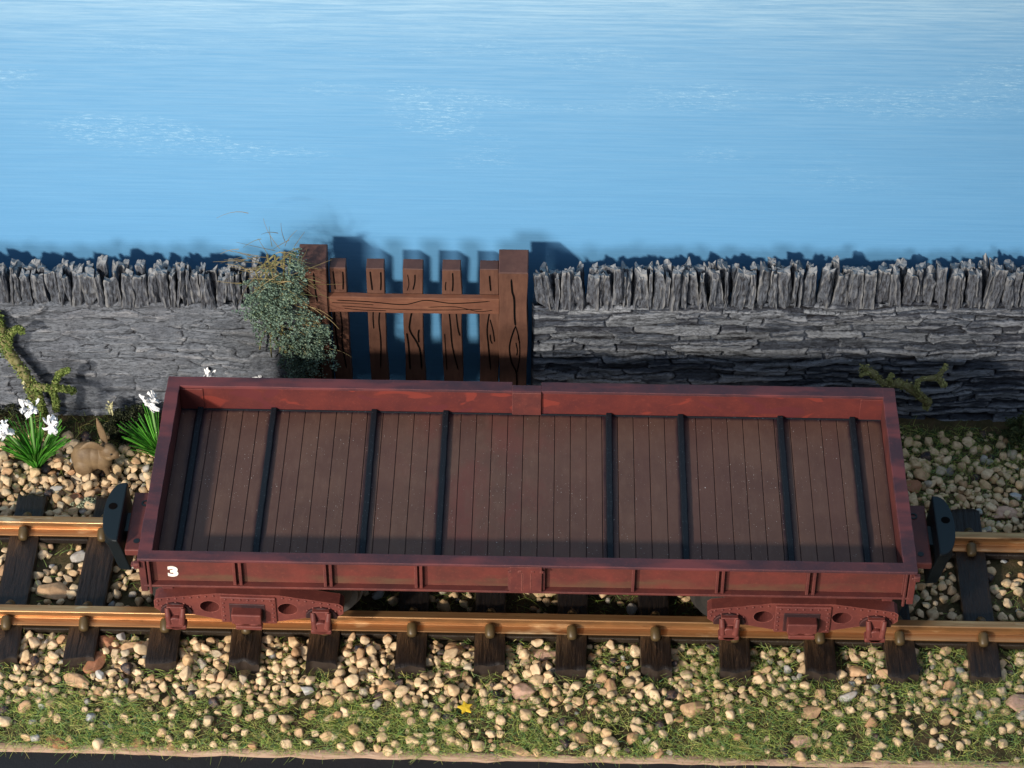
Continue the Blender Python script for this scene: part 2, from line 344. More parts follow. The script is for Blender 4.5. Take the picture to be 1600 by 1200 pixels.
bb=root('baseboard',(0,-8.6,0),'black painted baseboard with a pale raw top edge in front of the grass','baseboard')
g=Geo(); n=160; xs=np.linspace(-32,32,n)
e=-8.42+.05*vn(xs*.8,xs*0,4)+.03*vn(xs*3,xs*0,6); e2=e-.10-.03*vn(xs*1.3,xs*0+5,8)
v=np.concatenate([np.stack([xs,e+.22,xs*0+.015],1),np.stack([xs,e,xs*0+.045+.02*vn(xs*2,xs*0+3,5)],1),np.stack([xs,e2,xs*0-.05],1),np.stack([xs,e2-.02,xs*0-.12],1)])
g.add(v,[(k*n+i,(k)*n+i+1,(k+1)*n+i+1,(k+1)*n+i)[::-1] for k in range(3) for i in range(n-1)]); obj('ply_edge',g,PLY,bb,True)
g=Geo(); g.box(-32,32,-9.4,-8.46,-3.2,-.10); obj('board',g,BBLK,bb,bevel=.05)

# ---------------------------------------------------------------- stone walls
def wall_field(W,H,seed,step,joint,rough,hmin,hmax,wp=1.,jb=.35):
    nu,nv=int(W/step)+1,int(H/step)+1
    U,Vv=np.meshgrid(np.linspace(0,W,nu),np.linspace(0,H,nv)); r=np.random.RandomState(seed)
    vw=Vv+.20*wp*vn(U/3.2,Vv/1.6,seed)+.06*wp*wp*vn(U/.9,Vv/.5,seed+1)+.03*vn(U/.25,Vv/.2,seed+2)
    bs=[-1.]
    while bs[-1]<H+1: bs.append(bs[-1]+r.uniform(hmin,hmax))
    bs=np.array(bs); ci=np.clip(np.searchsorted(bs,vw)-1,0,len(bs)-2)
    dv=np.minimum(vw-bs[ci],bs[ci+1]-vw); hh=np.zeros_like(U); tone=np.zeros_like(U); du=np.full_like(U,9.)
    uw=U+.12*wp*vn(U/1.1,Vv/.18,seed+3)+.05*vn(U/.2,Vv/.12,seed+4)
    for c in range(len(bs)-1):
        mk=ci==c
        if not mk.any(): continue
        br=[-3.+r.uniform(0,2)]
        while br[-1]<W+3: br.append(br[-1]+r.uniform(.7,3.6))
        br=np.array(br); u=uw[mk]; si=np.clip(np.searchsorted(br,u)-1,0,len(br)-2)
        du[mk]=np.minimum(u-br[si],br[si+1]-u)
        tn=r.uniform(0,1,len(br)); tone[mk]=tn[si]; pr=r.uniform(-.09,.09,len(br)); tv=r.uniform(-.10,.10,len(br)); tu=r.uniform(-.05,.05,len(br))
        cen=(bs[c]+bs[c+1])/2; hh[mk]=pr[si]+tv[si]*(vw[mk]-cen)/(bs[c+1]-bs[c])+tu[si]*(u-(br[si]+br[si+1])/2)
    jm=np.clip(jb+1.3*vn(U/.9,Vv/.5,seed+7),0,1); jm2=np.clip(.4+1.3*vn(U/.5,Vv/.4,seed+8),0,1)
    J=-joint*(jm*np.exp(-(dv/.030)**2)+jm2*np.exp(-(du/.035)**2))
    lay=fbm(U/2.2,Vv/.22,seed+10,4); terr=np.round(lay*7)/7
    ridged=-np.abs(fbm(U/.9,Vv/.13,seed+20,4))*.09*rough
    micro=fbm(U/.22,Vv/.06,seed+30,3)*.035*rough
    h=hh*rough+J+.13*rough*terr+ridged+micro
    k=h.copy()
    for _ in range(5):
        k[1:-1,1:-1]=(k[:-2,1:-1]+k[2:,1:-1]+k[1:-1,:-2]+k[1:-1,2:]+k[1:-1,1:-1])/5
    for _ in range(8):
        q=k.copy(); q[2:-2,2:-2]=(k[:-4,2:-2]+k[4:,2:-2]+k[2:-2,:-4]+k[2:-2,4:])/4; k=q
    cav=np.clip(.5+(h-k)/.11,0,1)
    return U,Vv,h,cav,tone
def wall(p0,p1,H,seed,mat,joint,rough,label,hm,taper=None,backd=1.0):
    p0=np.array(p0,float); p1=np.array(p1,float); d=p1-p0; W=np.linalg.norm(d); d/=W; nrm=np.array([d[1],-d[0]])
    U,Vv,h,cav,tone=wall_field(W,H,seed,.04,joint,rough,*hm)
    nv,nu=U.shape
    edge=np.minimum(1,np.minimum(U,W-U)/.12); h=h-.25*(1-edge)**2
    topk=np.clip((Vv-(H-.22))/.22,0,1); h=h+topk*(.10+.10*fbm(U/.5,Vv/.3,seed+50))-.22*topk**3
    dn=np.clip(1-Vv/1.2,0,1)*.12
    P=np.stack([p0[0]+d[0]*U+nrm[0]*(h+dn),p0[1]+d[1]*U+nrm[1]*(h+dn),Vv-.0],2).reshape(-1,3)
    w=root('stone_wall',((p0[0]+p1[0])/2,(p0[1]+p1[1])/2,0),label,'wall','stone walls behind the track')
    g=Geo(); g.add(P,[(j*nu+i,j*nu+i+1,(j+1)*nu+i+1,(j+1)*nu+i) for j in range(nv-1) for i in range(nu-1)])
    nP=g.n
    a=math.atan2(d[1],d[0]); c=np.array([p0[0],p0[1],0])
    g.box(c[0]+.05,c[0]+W-.05,c[1]+.12,c[1]+backd,-.2,H-.1,a,c)
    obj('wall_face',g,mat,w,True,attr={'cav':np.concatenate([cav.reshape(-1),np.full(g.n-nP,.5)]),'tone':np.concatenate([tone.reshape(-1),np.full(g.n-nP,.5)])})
    return w,d,W
def shard(w,h,dp,seed,lean=0):
    r=np.random.RandomState(seed); n=28; L=20; vs=[]
    tilt=r.uniform(-.25,.25); J=np.arange(n); A=2*PI*(J+.5)/n
    ca,sa=np.cos(A),np.sin(A); k=1/np.maximum(abs(ca),abs(sa)); bx,by=ca*k,sa*k
    tp=r.uniform(.72,1.0); sh=r.uniform(-.12,.12)
    W=[]
    for l in range(L+1):
        t=l/L; tw=(1-(1-tp)*t)
        W.append(np.stack([bx*tw+sh*t,by*(1-.15*t),np.full(n,t*2-1)],1))
    P=np.concatenate(W)
    for _ in range(9):      # broken faces
        d=r.normal(size=3)*np.array([1,1,.55]); d/=np.linalg.norm(d); lim=r.uniform(.82,1.12); q=P@d; o=np.maximum(0,q-lim); P=P-np.outer(o*.9,d)
    z=(P[:,2]+1)/2*h; x=P[:,0]*w/2; y=P[:,1]*dp/2
    t=z/h
    st=.05*vn(x/.10+seed*5,z/.9+seed,seed)+.028*vn(x/.045+seed,z/.35,seed+4)+.04*vn(x/.3+seed,z/.22,seed+8)
    y=y-np.where(P[:,1]<0,1,-1)*st
    x=x+.03*vn(z/.25+seed,y/.2,seed+2)
    jag=.085*vn(x/.13+seed*3,y/.3,seed+5)+.05*vn(x/.06,y/.12,seed+6)
    z=z+(jag*min(1,w/.3)+tilt*x)*np.clip((t-.55)/.45,0,1)**1.5
    x=x+lean*z
    vs=[tuple(q) for q in np.stack([x,y,z],1)]
    top=np.mean(np.array(vs[-n:]),0); vs.append(tuple(top+np.array([0,0,-.02])))
    fs=[(i*n+j,i*n+(j+1)%n,(i+1)*n+(j+1)%n,(i+1)*n+j) for i in range(L) for j in range(n)]
    fs+=[(L*n+j,L*n+(j+1)%n,(L+1)*n) for j in range(n)]
    return np.array(vs),fs
def coping(w,d,p0,p1x,H,seed,hs):
    r=np.random.RandomState(seed); x=p0[0]+.18; k=0
    while x<p1x-.1:
        for row in (0,1):
            wd=(r.uniform(.15,.30) if r.rand()<.45 else r.uniform(.32,.62)) if row==0 else r.uniform(.3,.55)
            if row==0: wd0=wd
            ht=r.uniform(*hs)*(1.0 if row==0 else .97)
            if r.rand()<.2: ht*=1.13
            ln=r.uniform(-.15,.15) if r.rand()<.35 else r.uniform(-.04,.04)
            v,f=shard(wd,ht,r.uniform(.42,.6),seed*1000+k,ln)
            yy=p0[1]+d[1]/d[0]*(x-p0[0])
            v=v+np.array([x+wd0/2,yy+(.20+r.uniform(-.10,.12) if row==0 else .70),H-.12])
            g=Geo(); g.add(v,f); obj('coping_stone',g,COPM,w,False); k+=1
            if row==0: adv=wd0*r.uniform(.88,1.0)
        x+=adv
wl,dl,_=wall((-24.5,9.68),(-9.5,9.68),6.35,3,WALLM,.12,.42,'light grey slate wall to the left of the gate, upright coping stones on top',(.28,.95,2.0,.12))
coping(wl,dl,(-24.5,9.68),-9.4,6.35,5,(1.42,1.78))
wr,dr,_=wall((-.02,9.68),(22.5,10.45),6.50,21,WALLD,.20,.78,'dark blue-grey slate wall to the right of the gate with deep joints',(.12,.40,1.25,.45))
coping(wr,dr,(-.02,9.68),22.4,6.50,8,(1.5,1.9))

# ---------------------------------------------------------------- gate
gt=root('wooden_gate',(-4.8,9.9,.2),'brown wooden picket gate between two square posts, gap in the stone walls','gate')
def groove(g,pts,y,wd):
    n=len(pts); L=[];R_=[]
    for i,(x,z) in enumerate(pts):
        a=pts[max(i-1,0)]; b=pts[min(i+1,n-1)]; dx,dz=b[0]-a[0],b[1]-a[1]; l=math.hypot(dx,dz)+1e-9; k=wd/2*math.sin(PI*min(1,max(.12,i/(n-1)))) if i in(0,n-1) else wd/2
        L.append((x-dz/l*k,y,z+dx/l*k)); R_.append((x+dz/l*k,y,z-dx/l*k))
    g.add(L+R_,[(i,i+1,n+i+1,n+i) for i in range(n-1)])
def crv(p,n=14):    # Catmull-Rom
    o=[]; q=[p[0]]+list(p)+[p[-1]]
    for i in range(1,len(q)-2):
        for k in range(n//(len(p)-1)+1):
            t=k/(n//(len(p)-1)+1); a,b,c,d=[np.array(z,float) for z in q[i-1:i+3]]
            o.append(tuple(.5*((2*b)+(c-a)*t+(2*a-5*b+4*c-d)*t*t+(3*b-a-3*c+d)*t**3)))
    o.append(tuple(p[-1])); return o
def plank(name,x0,x1,y0,y1,z0,zf,zb,seed,grooves,parent=gt):
    nz=40; r=np.random.RandomState(seed); g=Geo(); vs=[]
    zs=np.linspace(0,1,nz)
    for t in zs:
        for cx_,cy_ in ((0,0),(1,0),(1,1),(0,1)):
            x=x0+(x1-x0)*cx_+.035*float(vn(t*5+seed,cx_*7.,seed)); y=y0+(y1-y0)*cy_+.012*float(vn(t*9,cy_*3.+cx_,seed+1))
            zt=zf if cy_==0 else zb; vs.append((x,y,z0+(zt-z0)*t))
    g.add(vs,[(i*4+j,i*4+(j+1)%4,(i+1)*4+(j+1)%4,(i+1)*4+j) for i in range(nz-1) for j in range(4)]+[(3,2,1,0)])
    o=obj(name,g,GATEM,parent,bevel=.03)
    # end grain
    g=Geo(); b=(nz-1)*4; T=np.array(vs[b:b+4]); c=T.mean(0)
    g.add([c+(p-c)*.995 for p in T]+[c+(p-c)*.93+np.array([0,0,.035]) for p in T],[(4,5,6,7),(0,1,5,4),(1,2,6,5),(2,3,7,6),(3,0,4,7)])
    obj('end_grain',g,GATET,o)
    if grooves:
        g=Geo()
        for gr_,wd in grooves: groove(g,crv(gr_),y0-.014,wd)
        obj('grain_crack',g,GROOVE,o)
    return o
plank('gate_post',-9.36,-8.24,9.35,10.45,-.2,8.62,8.98,1,[([(-8.75,8.4),(-8.72,7.6),(-8.66,6.9)],.07),([(-8.62,6.6),(-8.5,5),(-8.7,3.5),(-8.5,1)],.06),([(-9.0,8.1),(-9.02,7),(-8.9,5.5)],.04)])
plank('gate_post',-1.34,-.20,9.35,10.45,-.2,8.52,8.86,2,[([(-.86,8.25),(-.82,7.6),(-.74,7.2),(-.72,6.3),(-.68,5.8)],.08),([(-.68,5.8),(-.86,5.1),(-.92,4.5),(-.82,3.8),(-.62,3.2),(-.62,2)],.065),([(-.68,5.8),(-.55,5.2),(-.50,4.6),(-.52,3.9),(-.62,3.2)],.05),([(-.66,4.9),(-.60,4.5),(-.62,4.2)],.05),([(-.56,5.3),(-.55,5.1),(-.5,4.9)],.05)])
pk=[(-8.15,-7.48),(-6.68,-5.95),(-5.22,-4.42),(-3.66,-2.87),(-2.12,-1.36)]
import itertools
for i,(a,b) in enumerate(pk):
    c=(a+b)/2; w=b-a; r=np.random.RandomState(40+i)
    grs=[([(a+.22*w,8.22),(a+.26*w,7.7),(a+.3*w,7.25)],.06),([(a+.8*w,8.2),(a+.8*w,7.7),(a+.76*w,7.25)],.06)] if i in(0,1) else [([(c+.05,8.22),(c+.06,7.7),(c+.03,7.25)],.06),([(c-.22,7.75),(c-.25,7.5),(c-.24,7.3)],.045)]
    if i==2: grs=[([(a+.25*w,8.1),(a+.3*w,7.6),(a+.2*w,7.25)],.03),([(a+.62*w,8.1),(a+.6*w,7.7),(a+.5*w,7.3)],.055),([(a+.45*w,6.3),(a+.3*w,5.6),(a+.3*w,5.1),(a+.75*w,4.2),(a+.85*w,3.0)],.07),([(a+.75*w,5.2),(a+.7*w,4.9),(a+.73*w,4.5)],.06),([(a+.12*w,5.0),(a+.2*w,4.3),(a+.25*w,3)],.07)]
    elif i==1: grs+=[([(a+.32*w,6.3),(a+.28*w,5.8),(a+.3*w,5.2)],.05),([(a+.7*w,6.3),(a+.6*w,5.6),(a+.66*w,4.6),(a+.6*w,3)],.055)]
    elif i==0: grs+=[([(a+.5*w,6.3),(a+.6*w,5.4),(a+.55*w,4.4),(a+.75*w,3)],.06),([(a+.15*w,6.3),(a+.2*w,5),(a+.3*w,4)],.06)]
    elif i==3: grs+=[([(a+.35*w,6.3),(a+.42*w,5.4),(a+.5*w,4.3),(a+.8*w,3)],.06),([(a+.7*w,6.3),(a+.8*w,5.3),(a+.9*w,4.9)],.06),([(a+.1*w,5),(a+.15*w,4),(a+.2*w,3)],.04)]
    else: grs=[([(c+.0,8.1),(c+.02,7.7),(c+.05,7.3)],.06),([(c,6.2),(c-.1,5.3),(c-.06,4.5),(c+.05,3)],.06),([(c+.02,5.8),(c+.14,5.2),(c+.2,4.6)],.05),([(c+.02,5),(c+.04,4.7),(c+.1,4.5)],.05)]
    plank('picket',a,b,9.72,10.30,.9,8.36+.04*r.uniform(-1,1),8.40,60+i,grs)
for z0,z1 in ((6.28,7.12),(1.3,2.1)):
    g=Geo(); nx_=60; xs=np.linspace(-8.24,-1.34,nx_); vs=[]
    for x in xs:
        k=.025*float(vn(x*1.1,z0,3)); kb=.035*float(vn(x*.9,z0+4,4))
        vs+=[(x,9.46,z0+kb),(x,9.70,z0+kb),(x,9.70,z1+k),(x,9.46,z1-.04+k)]
    g.add(vs,[(i*4+j,i*4+(j+1)%4,(i+1)*4+(j+1)%4,(i+1)*4+j)[::-1] for i in range(nx_-1) for j in range(4)]+[(0,1,2,3),(4*nx_-1,4*nx_-2,4*nx_-3,4*nx_-4)])
    o=obj('cross_rail',g,GATER,gt,bevel=.025)
    if z0>5:
        g=Geo()
        groove(g,crv([(-7.9,6.92),(-6.6,6.86),(-5.2,6.74),(-4.3,6.98),(-3.2,6.84),(-1.7,6.98)],30),9.447,.045)
        groove(g,crv([(-7.7,6.62),(-6.8,6.56),(-5.8,6.50),(-4.6,6.47),(-3.2,6.50),(-2.0,6.56)],30),9.447,.03)
        groove(g,crv([(-7.6,6.50),(-6.9,6.42),(-5.9,6.40)],20),9.447,.03)
        groove(g,crv([(-4.2,6.62),(-3.1,6.66),(-2.2,6.44),(-1.6,6.52)],20),9.447,.03)
        groove(g,crv([(-8.1,6.78),(-7.2,6.76),(-6.4,6.70)],20),9.447,.03)
        obj('grain_crack',g,GROOVE,o)

# ---------------------------------------------------------------- track
tr=root('railway_track',(0,0,.2),'brass railed track with dark brown sleepers running in front of the walls','track')
for yc in (-2.42,2.42):
    pf=[(-.36,.60),(.36,.60),(.36,.66),(.09,.74),(.07,.92),(.17,.99),(.185,1.19),(.15,1.22),(-.15,1.22),(-.185,1.19),(-.17,.99),(-.07,.92),(-.09,.74),(-.36,.66)]
    n=len(pf); g=Geo(); xs=np.linspace(-30,30,31)
    g.add([(x,yc+a,b) for x in xs for a,b in pf],[(i*n+j,i*n+(j+1)%n,(i+1)*n+(j+1)%n,(i+1)*n+j)[::-1] for i in range(30) for j in range(n)]+[tuple(range(n)),tuple(30*n+j for j in range(n-1,-1,-1))])
    obj('rail',g,BRASS,tr,bevel=.012)
SLX=[-26.2,-23.15,-20.05,-16.98,-13.87,-10.8,-7.7,-4.42,-1.43,1.78,4.89,7.97,11.25,14.22,17.5,20.6,23.7]
for si,sx in enumerate(SLX):
    hw=.58; yl=4.50+.08*random.uniform(-1,1); nx_,ny_=26,90
    xs=np.linspace(-hw,hw,nx_); ys=np.linspace(-yl,yl,ny_)
    Xs,Ys=np.meshgrid(xs,ys)
    ed=np.minimum(1,np.minimum(hw-np.abs(Xs),.08)/.08); en=np.clip((yl-np.abs(Ys))/.14,0,1)
    Zs=.62-.035*np.abs(fbm((Xs+si*7)/.07,Ys/1.6,si,3))*1.4-.03*(1-ed)-(1-en)**2*.05*(1+.7*vn(Xs/.3+si*5,Ys/.3,si+9))
    Yd=Ys+np.sign(Ys)*np.clip(1-(yl-np.abs(Ys))/.5,0,1)*.13*vn(Xs/.33+si*3,Ys*0,si)
    skew=.02*math.sin(si*2.3)
    P=np.stack([Xs+sx+Ys*skew,Yd,Zs],2).reshape(-1,3); g=Geo()
    g.add(P,[(j*nx_+i,j*nx_+i+1,(j+1)*nx_+i+1,(j+1)*nx_+i) for j in range(ny_-1) for i in range(nx_-1)])
    P=P.reshape(ny_,nx_,3); rim=list(P[0,:])+list(P[1:,-1])+list(P[-1,-2::-1])+list(P[-2:0:-1,0]); m_=len(rim)
    lo=[]
    for p in rim:
        q=np.array(p); q[2]=-.1; q[1]+=.10*np.sign(q[1]) if abs(q[1])>yl-.2 else 0; q[0]+=.03*np.sign(q[0]-sx); lo.append(q)
    g.add(rim+lo,[(i,(i+m_),(i+1)%m_+m_,(i+1)%m_) for i in range(m_)])
    s=obj('sleeper',g,SLM,tr,True); s.data.materials.append(SLE)
    for pz in list(s.data.polygons)[-m_:]: pz.material_index=1
    sm=s.modifiers.new('wn','EDGE_SPLIT'); sm.split_angle=.8
    for yc in (-2.42,2.42):
        for sd in (-1,1):
            g=Geo(); x=sx+yc*skew; a=np.array([x,yc+sd*.20,.98]); b=np.array([x+.02,yc+sd*.70,.70])
            pts=[a+(b-a)*t for t in (0,.06,.2,.5,.8,.94,1)]; g.tube(pts,[.08,.16,.20,.20,.195,.15,.06],12)
            obj('rail_clip',g,CLIPM,s,True)
for yc in (-2.42,2.42):
    for a,b in zip(SLX[:-1],SLX[1:]):
        g=Geo(); g.box(a+.55,b-.55,yc-.46,yc+.40,.30,.55); obj('sleeper_web',g,SLM,tr,bevel=.04)

# ---------------------------------------------------------------- wagon
HX,HY,ZT,ZF,ZB=14.19,4.98,6.61,5.38,5.22
IX,IY=13.72,4.52
wg=root('open_wagon',(0,0,1.2),'long low red open wagon numbered 3 with brown planked floor, standing on the track','wagon')
# floor
g=Geo(); bleed_and_edge=[]; BARS=[-12.95,-10.07,-6.12,-3.31,3.08,5.89,9.78,12.6]
x=-IX; pw=.612; k=0; py_=np.linspace(-IY,IY,30)
while x<IX-.05:
    x1=min(x+pw,IX); xs=np.concatenate([[x+.010,x+.024],np.linspace(x+.06,x1-.06,3),[x1-.024,x1-.010]])
    tops=[(xx,yy,ZF-(.02 if i in(0,6) else 0)) for yy in py_ for i,xx in enumerate(xs)]
    g.add(tops,[(j*7+i,j*7+i+1,(j+1)*7+i+1,(j+1)*7+i) for j in range(29) for i in range(6)])
    for xx,yy,_ in tops:
        d=min(abs(xx-b) for b in BARS); b_=max(0,1-(d-.12)/.22); b_=max(b_,1-(IY-abs(yy))/.16,.6-(IX-abs(xx))/.7); bleed_and_edge.append(min(1,max(0,b_)))  # paint bleed beside the bars, and darker along the floor edges
    x+=pw
nb=g.n; g.box(-IX,IX,-IY,IY,ZB,ZF-.05); bleed_and_edge+= [1]*(g.n-nb)
obj('floor',g,FLOORM,wg,attr={'bleed_and_edge':bleed_and_edge})
for bx in BARS:
    g=Geo(); y0,y1=-IY+.0,IY-.0; w=.135; n=24; vs=[]
    for i,yy in enumerate(np.linspace(y0,y1,n)):
        j=.012*float(vn(yy*3,bx,4)); vs+=[(bx-w+j,yy,ZF-.03),(bx+w+j,yy,ZF-.03),(bx+w-.03+j,yy,ZF+.15),(bx-w+.03+j,yy,ZF+.15)]
    g.add(vs,[(i*4+j,i*4+(j+1)%4,(i+1)*4+(j+1)%4,(i+1)*4+j)[::-1] for i in range(n-1) for j in range(4)]+[(0,1,2,3),(4*n-1,4*n-2,4*n-3,4*n-4)])
    obj('floor_strip',g,BLK,wg,bevel=.025)
# sides
for sgn in (-1,1):
    g=Geo(); a,b=sorted((sgn*IY,sgn*(IY+.16))); g.box(-IX-.1,IX+.1,a,b,ZB,ZT-.13); sp=obj('side_panel',g,REDIN if sgn>0 else PANELM,wg,bevel=.01)
    if sgn>0:
        for xx in (-12.9-.35,12.95+.35):
            g=Geo(); g.box(xx-.45,xx+.45,IY-.05,IY+.0,ZF+.03,ZT-.15); obj('corner_plate',g,REDIN,sp,bevel=.02)
        g=Geo(); g.box(-.72,.42,IY-.13,IY+.02,ZF+.06,ZT-.012); obj('centre_plate',g,RED,sp,bevel=.03)
        g=Geo(); g.box(-IX,IX,IY-.06,IY-.001,ZF-.02,ZF+.05); obj('floor_edge_strip',g,BLK,sp,bevel=.02)  # thin black strip along the foot of the rear side
    else:
        # outside skin of the front side
        for px in (366.5,376,508,517,650,658,797,848,989.5,1121,1130,1263,1273):
            v=V(px,905,-4.9); g=Geo(); wd=.055 if px not in (797,848) else .08
            g.box(v[0]-wd,v[0]+wd,-4.90,-4.679,ZB+.01,ZT-.135); obj('rib',g,RED,sp,bevel=.02)
        g=Geo(); g.box(-.62,.55,-5.02,-4.70,ZB+.02,ZT-.05)
        for xx in (-.62,-.25,.22,.55):
            for zz in (ZT-.28,): g.box(xx-.06,xx+.06,-5.05,-4.99,zz-.05,zz+.05)
        g.box(-.18,-.14,-5.035,-5.0,ZB+.1,ZT-.35); g.box(.14,.18,-5.035,-5.0,ZB+.1,ZT-.35)
        obj('centre_plate',g,RED,sp,bevel=.02)
    g=Geo(); a,b=sorted((sgn*(IY+.0),sgn*(HY-.04))); g.box(-HX+.15,HX-.15,a,b,ZB-.10,ZB-.001); obj('sill',g,RED,wg,bevel=.02)
for sgn in (-1,1):
    g=Geo(); a,b=sorted((sgn*IX,sgn*(HX-.12))); g.box(a,b,-HY+.2,HY-.2,ZB,ZT-.131); ep=obj('end_panel',g,RED,wg,bevel=.01)
    a,b=sorted((sgn*(IX+.2),sgn*(HX-.02)))
    for ys in (-1,1):
        c,d=sorted((ys*(HY-.16),ys*(HY-.30) ))
        g=Geo(); g.box(min(a,b)+.0,max(a,b),ys*(HY-.18)-.13,ys*(HY-.18)+.13,ZB-.35,ZT-.132)
        g.box(sgn*(HX-.38)-.05,sgn*(HX-.38)+.05,ys*(HY-.10)-.08,ys*(HY-.10)+.06,ZB-.45,ZT-.132)
        obj('corner_post',g,RED,ep,bevel=.03)
        if ys>0: continue
        g=Geo(); g.box(sgn*HX-.14,sgn*HX+.09,ys*(HY)-.10,ys*(HY)+.08,ZT-.42,ZT-.14)
        g.box(sgn*HX-.22,sgn*HX+.05,ys*(HY)-.12,ys*(HY)+.10,ZT-.30,ZT-.20); obj('corner_latch',g,RED,ep,bevel=.03)
# capping rail: four strips with wavering inner and outer edges
def cap(x0,x1,y0,y1,seed):
    g=Geo(); lx=x1-x0>y1-y0; n=60; t=np.linspace(0,1,n); vs=[]
    for q in t:
        w1=.012*float(vn(q*20,seed,seed)); w2=.012*float(vn(q*20,seed+9,seed))
        if lx: X_=x0+(x1-x0)*q; c=[(X_,y0+w1,ZT-.13),(X_,y1+w2,ZT-.13),(X_,y1+w2,ZT),(X_,y0+w1,ZT)]
        else: Y_=y0+(y1-y0)*q; c=[(x1+w2,Y_,ZT-.13),(x0+w1,Y_,ZT-.13),(x0+w1,Y_,ZT),(x1+w2,Y_,ZT)]
        vs+=c
    g.add(vs,[(i*4+j,i*4+(j+1)%4,(i+1)*4+(j+1)%4,(i+1)*4+j)[::-1] for i in range(n-1) for j in range(4)]+[(0,1,2,3),(4*n-1,4*n-2,4*n-3,4*n-4)])
    return g
def capj(gs):
    g=Geo()
    for h in gs: g.add(np.concatenate(h.v),h.f)
    return g
obj('capping_rail',capj([cap(-HX+.02,-.72,IY-.03,HY+.06,1),cap(-.7195,.4195,IY-.06,HY-.13,2),cap(.42,HX-.02,IY-.03,HY+.06,3)]),RIMM,wg,bevel=.03)
obj('capping_rail',capj([cap(-HX+.02,HX-.02,-HY,-IY+.03,4)]),RIMM,wg,bevel=.03)
obj('capping_rail',capj([cap(-HX,-IX+.03,-HY+.012,HY-.0,5)]),RIMM,wg,bevel=.02).location.z+=.004
obj('capping_rail',capj([cap(IX-.03,HX,-HY+.012,HY-.0,6)]),RIMM,wg,bevel=.02).location.z+=.004
# number 3
tc=bpy.data.curves.new('digit','FONT'); tc.body='3'; tc.size=.66; tc.extrude=.012; tc.offset=.035; tc.align_x='CENTER'
to=bpy.data.objects.new('digit',tc); COL.objects.link(to); dg=bpy.context.evaluated_depsgraph_get(); me=bpy.data.meshes.new_from_object(to.evaluated_get(dg))
v=V(271,899,-4.7); co=np.array([p.co[:] for p in me.vertices]); fc=[tuple(p.vertices) for p in me.polygons]
bpy.data.objects.remove(to); g=Geo(); g.add(np.stack([co[:,0]*1.25+v[0],-4.695-co[:,2],co[:,1]+v[2]-.02],1),fc); g.f=[f for f in g.f]
obj('number_three',g,PAINTW,[o for o in wg.children if o.name.startswith('side_panel')][0],label='white painted number 3')
# underframe
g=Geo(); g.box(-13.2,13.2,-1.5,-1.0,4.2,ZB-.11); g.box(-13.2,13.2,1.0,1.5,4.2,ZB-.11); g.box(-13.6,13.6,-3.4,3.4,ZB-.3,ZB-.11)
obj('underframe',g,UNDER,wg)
# ---- bogies
def plate(outl,holes,x0,y,z0,th,rot=0,name='side_frame'):
    cu=bpy.data.curves.new('c','CURVE'); cu.dimensions='2D'; cu.fill_mode='BOTH'; cu.extrude=th/2
    for pts in [outl]+holes:
        s=cu.splines.new('POLY'); s.points.add(len(pts)-1); s.use_cyclic_u=True
        for i,(a,b) in enumerate(pts): s.points[i].co=(a,b,0,1)
    o=bpy.data.objects.new('c',cu); COL.objects.link(o); me=bpy.data.meshes.new_from_object(o.evaluated_get(bpy.context.evaluated_depsgraph_get()))
    co=np.array([p.co[:] for p in me.vertices]); f=[tuple(p.vertices) for p in me.polygons]; bpy.data.objects.remove(o)
    g=Geo(); g.add(np.stack([co[:,0],-co[:,2],co[:,1]],1),f); return g
def oval(cx,cy,a,b,n=24): return [(cx+a*math.cos(2*PI*i/n),cy+b*math.sin(2*PI*i/n)) for i in range(n)]
def place(g,cx,rot):
    v=np.concatenate(g.v); c,s=math.cos(rot),math.sin(rot)
    v=np.stack([v[:,0]*c-v[:,1]*s+cx,v[:,0]*s+v[:,1]*c,v[:,2]],1); g.v=[v]; return g
BOGDARK=paint('bogie_dark_paint',(.050,.016,.016),(.022,.010,.012),(.12,.03,.025)).m  # darker red for the spring plates and axle boxes
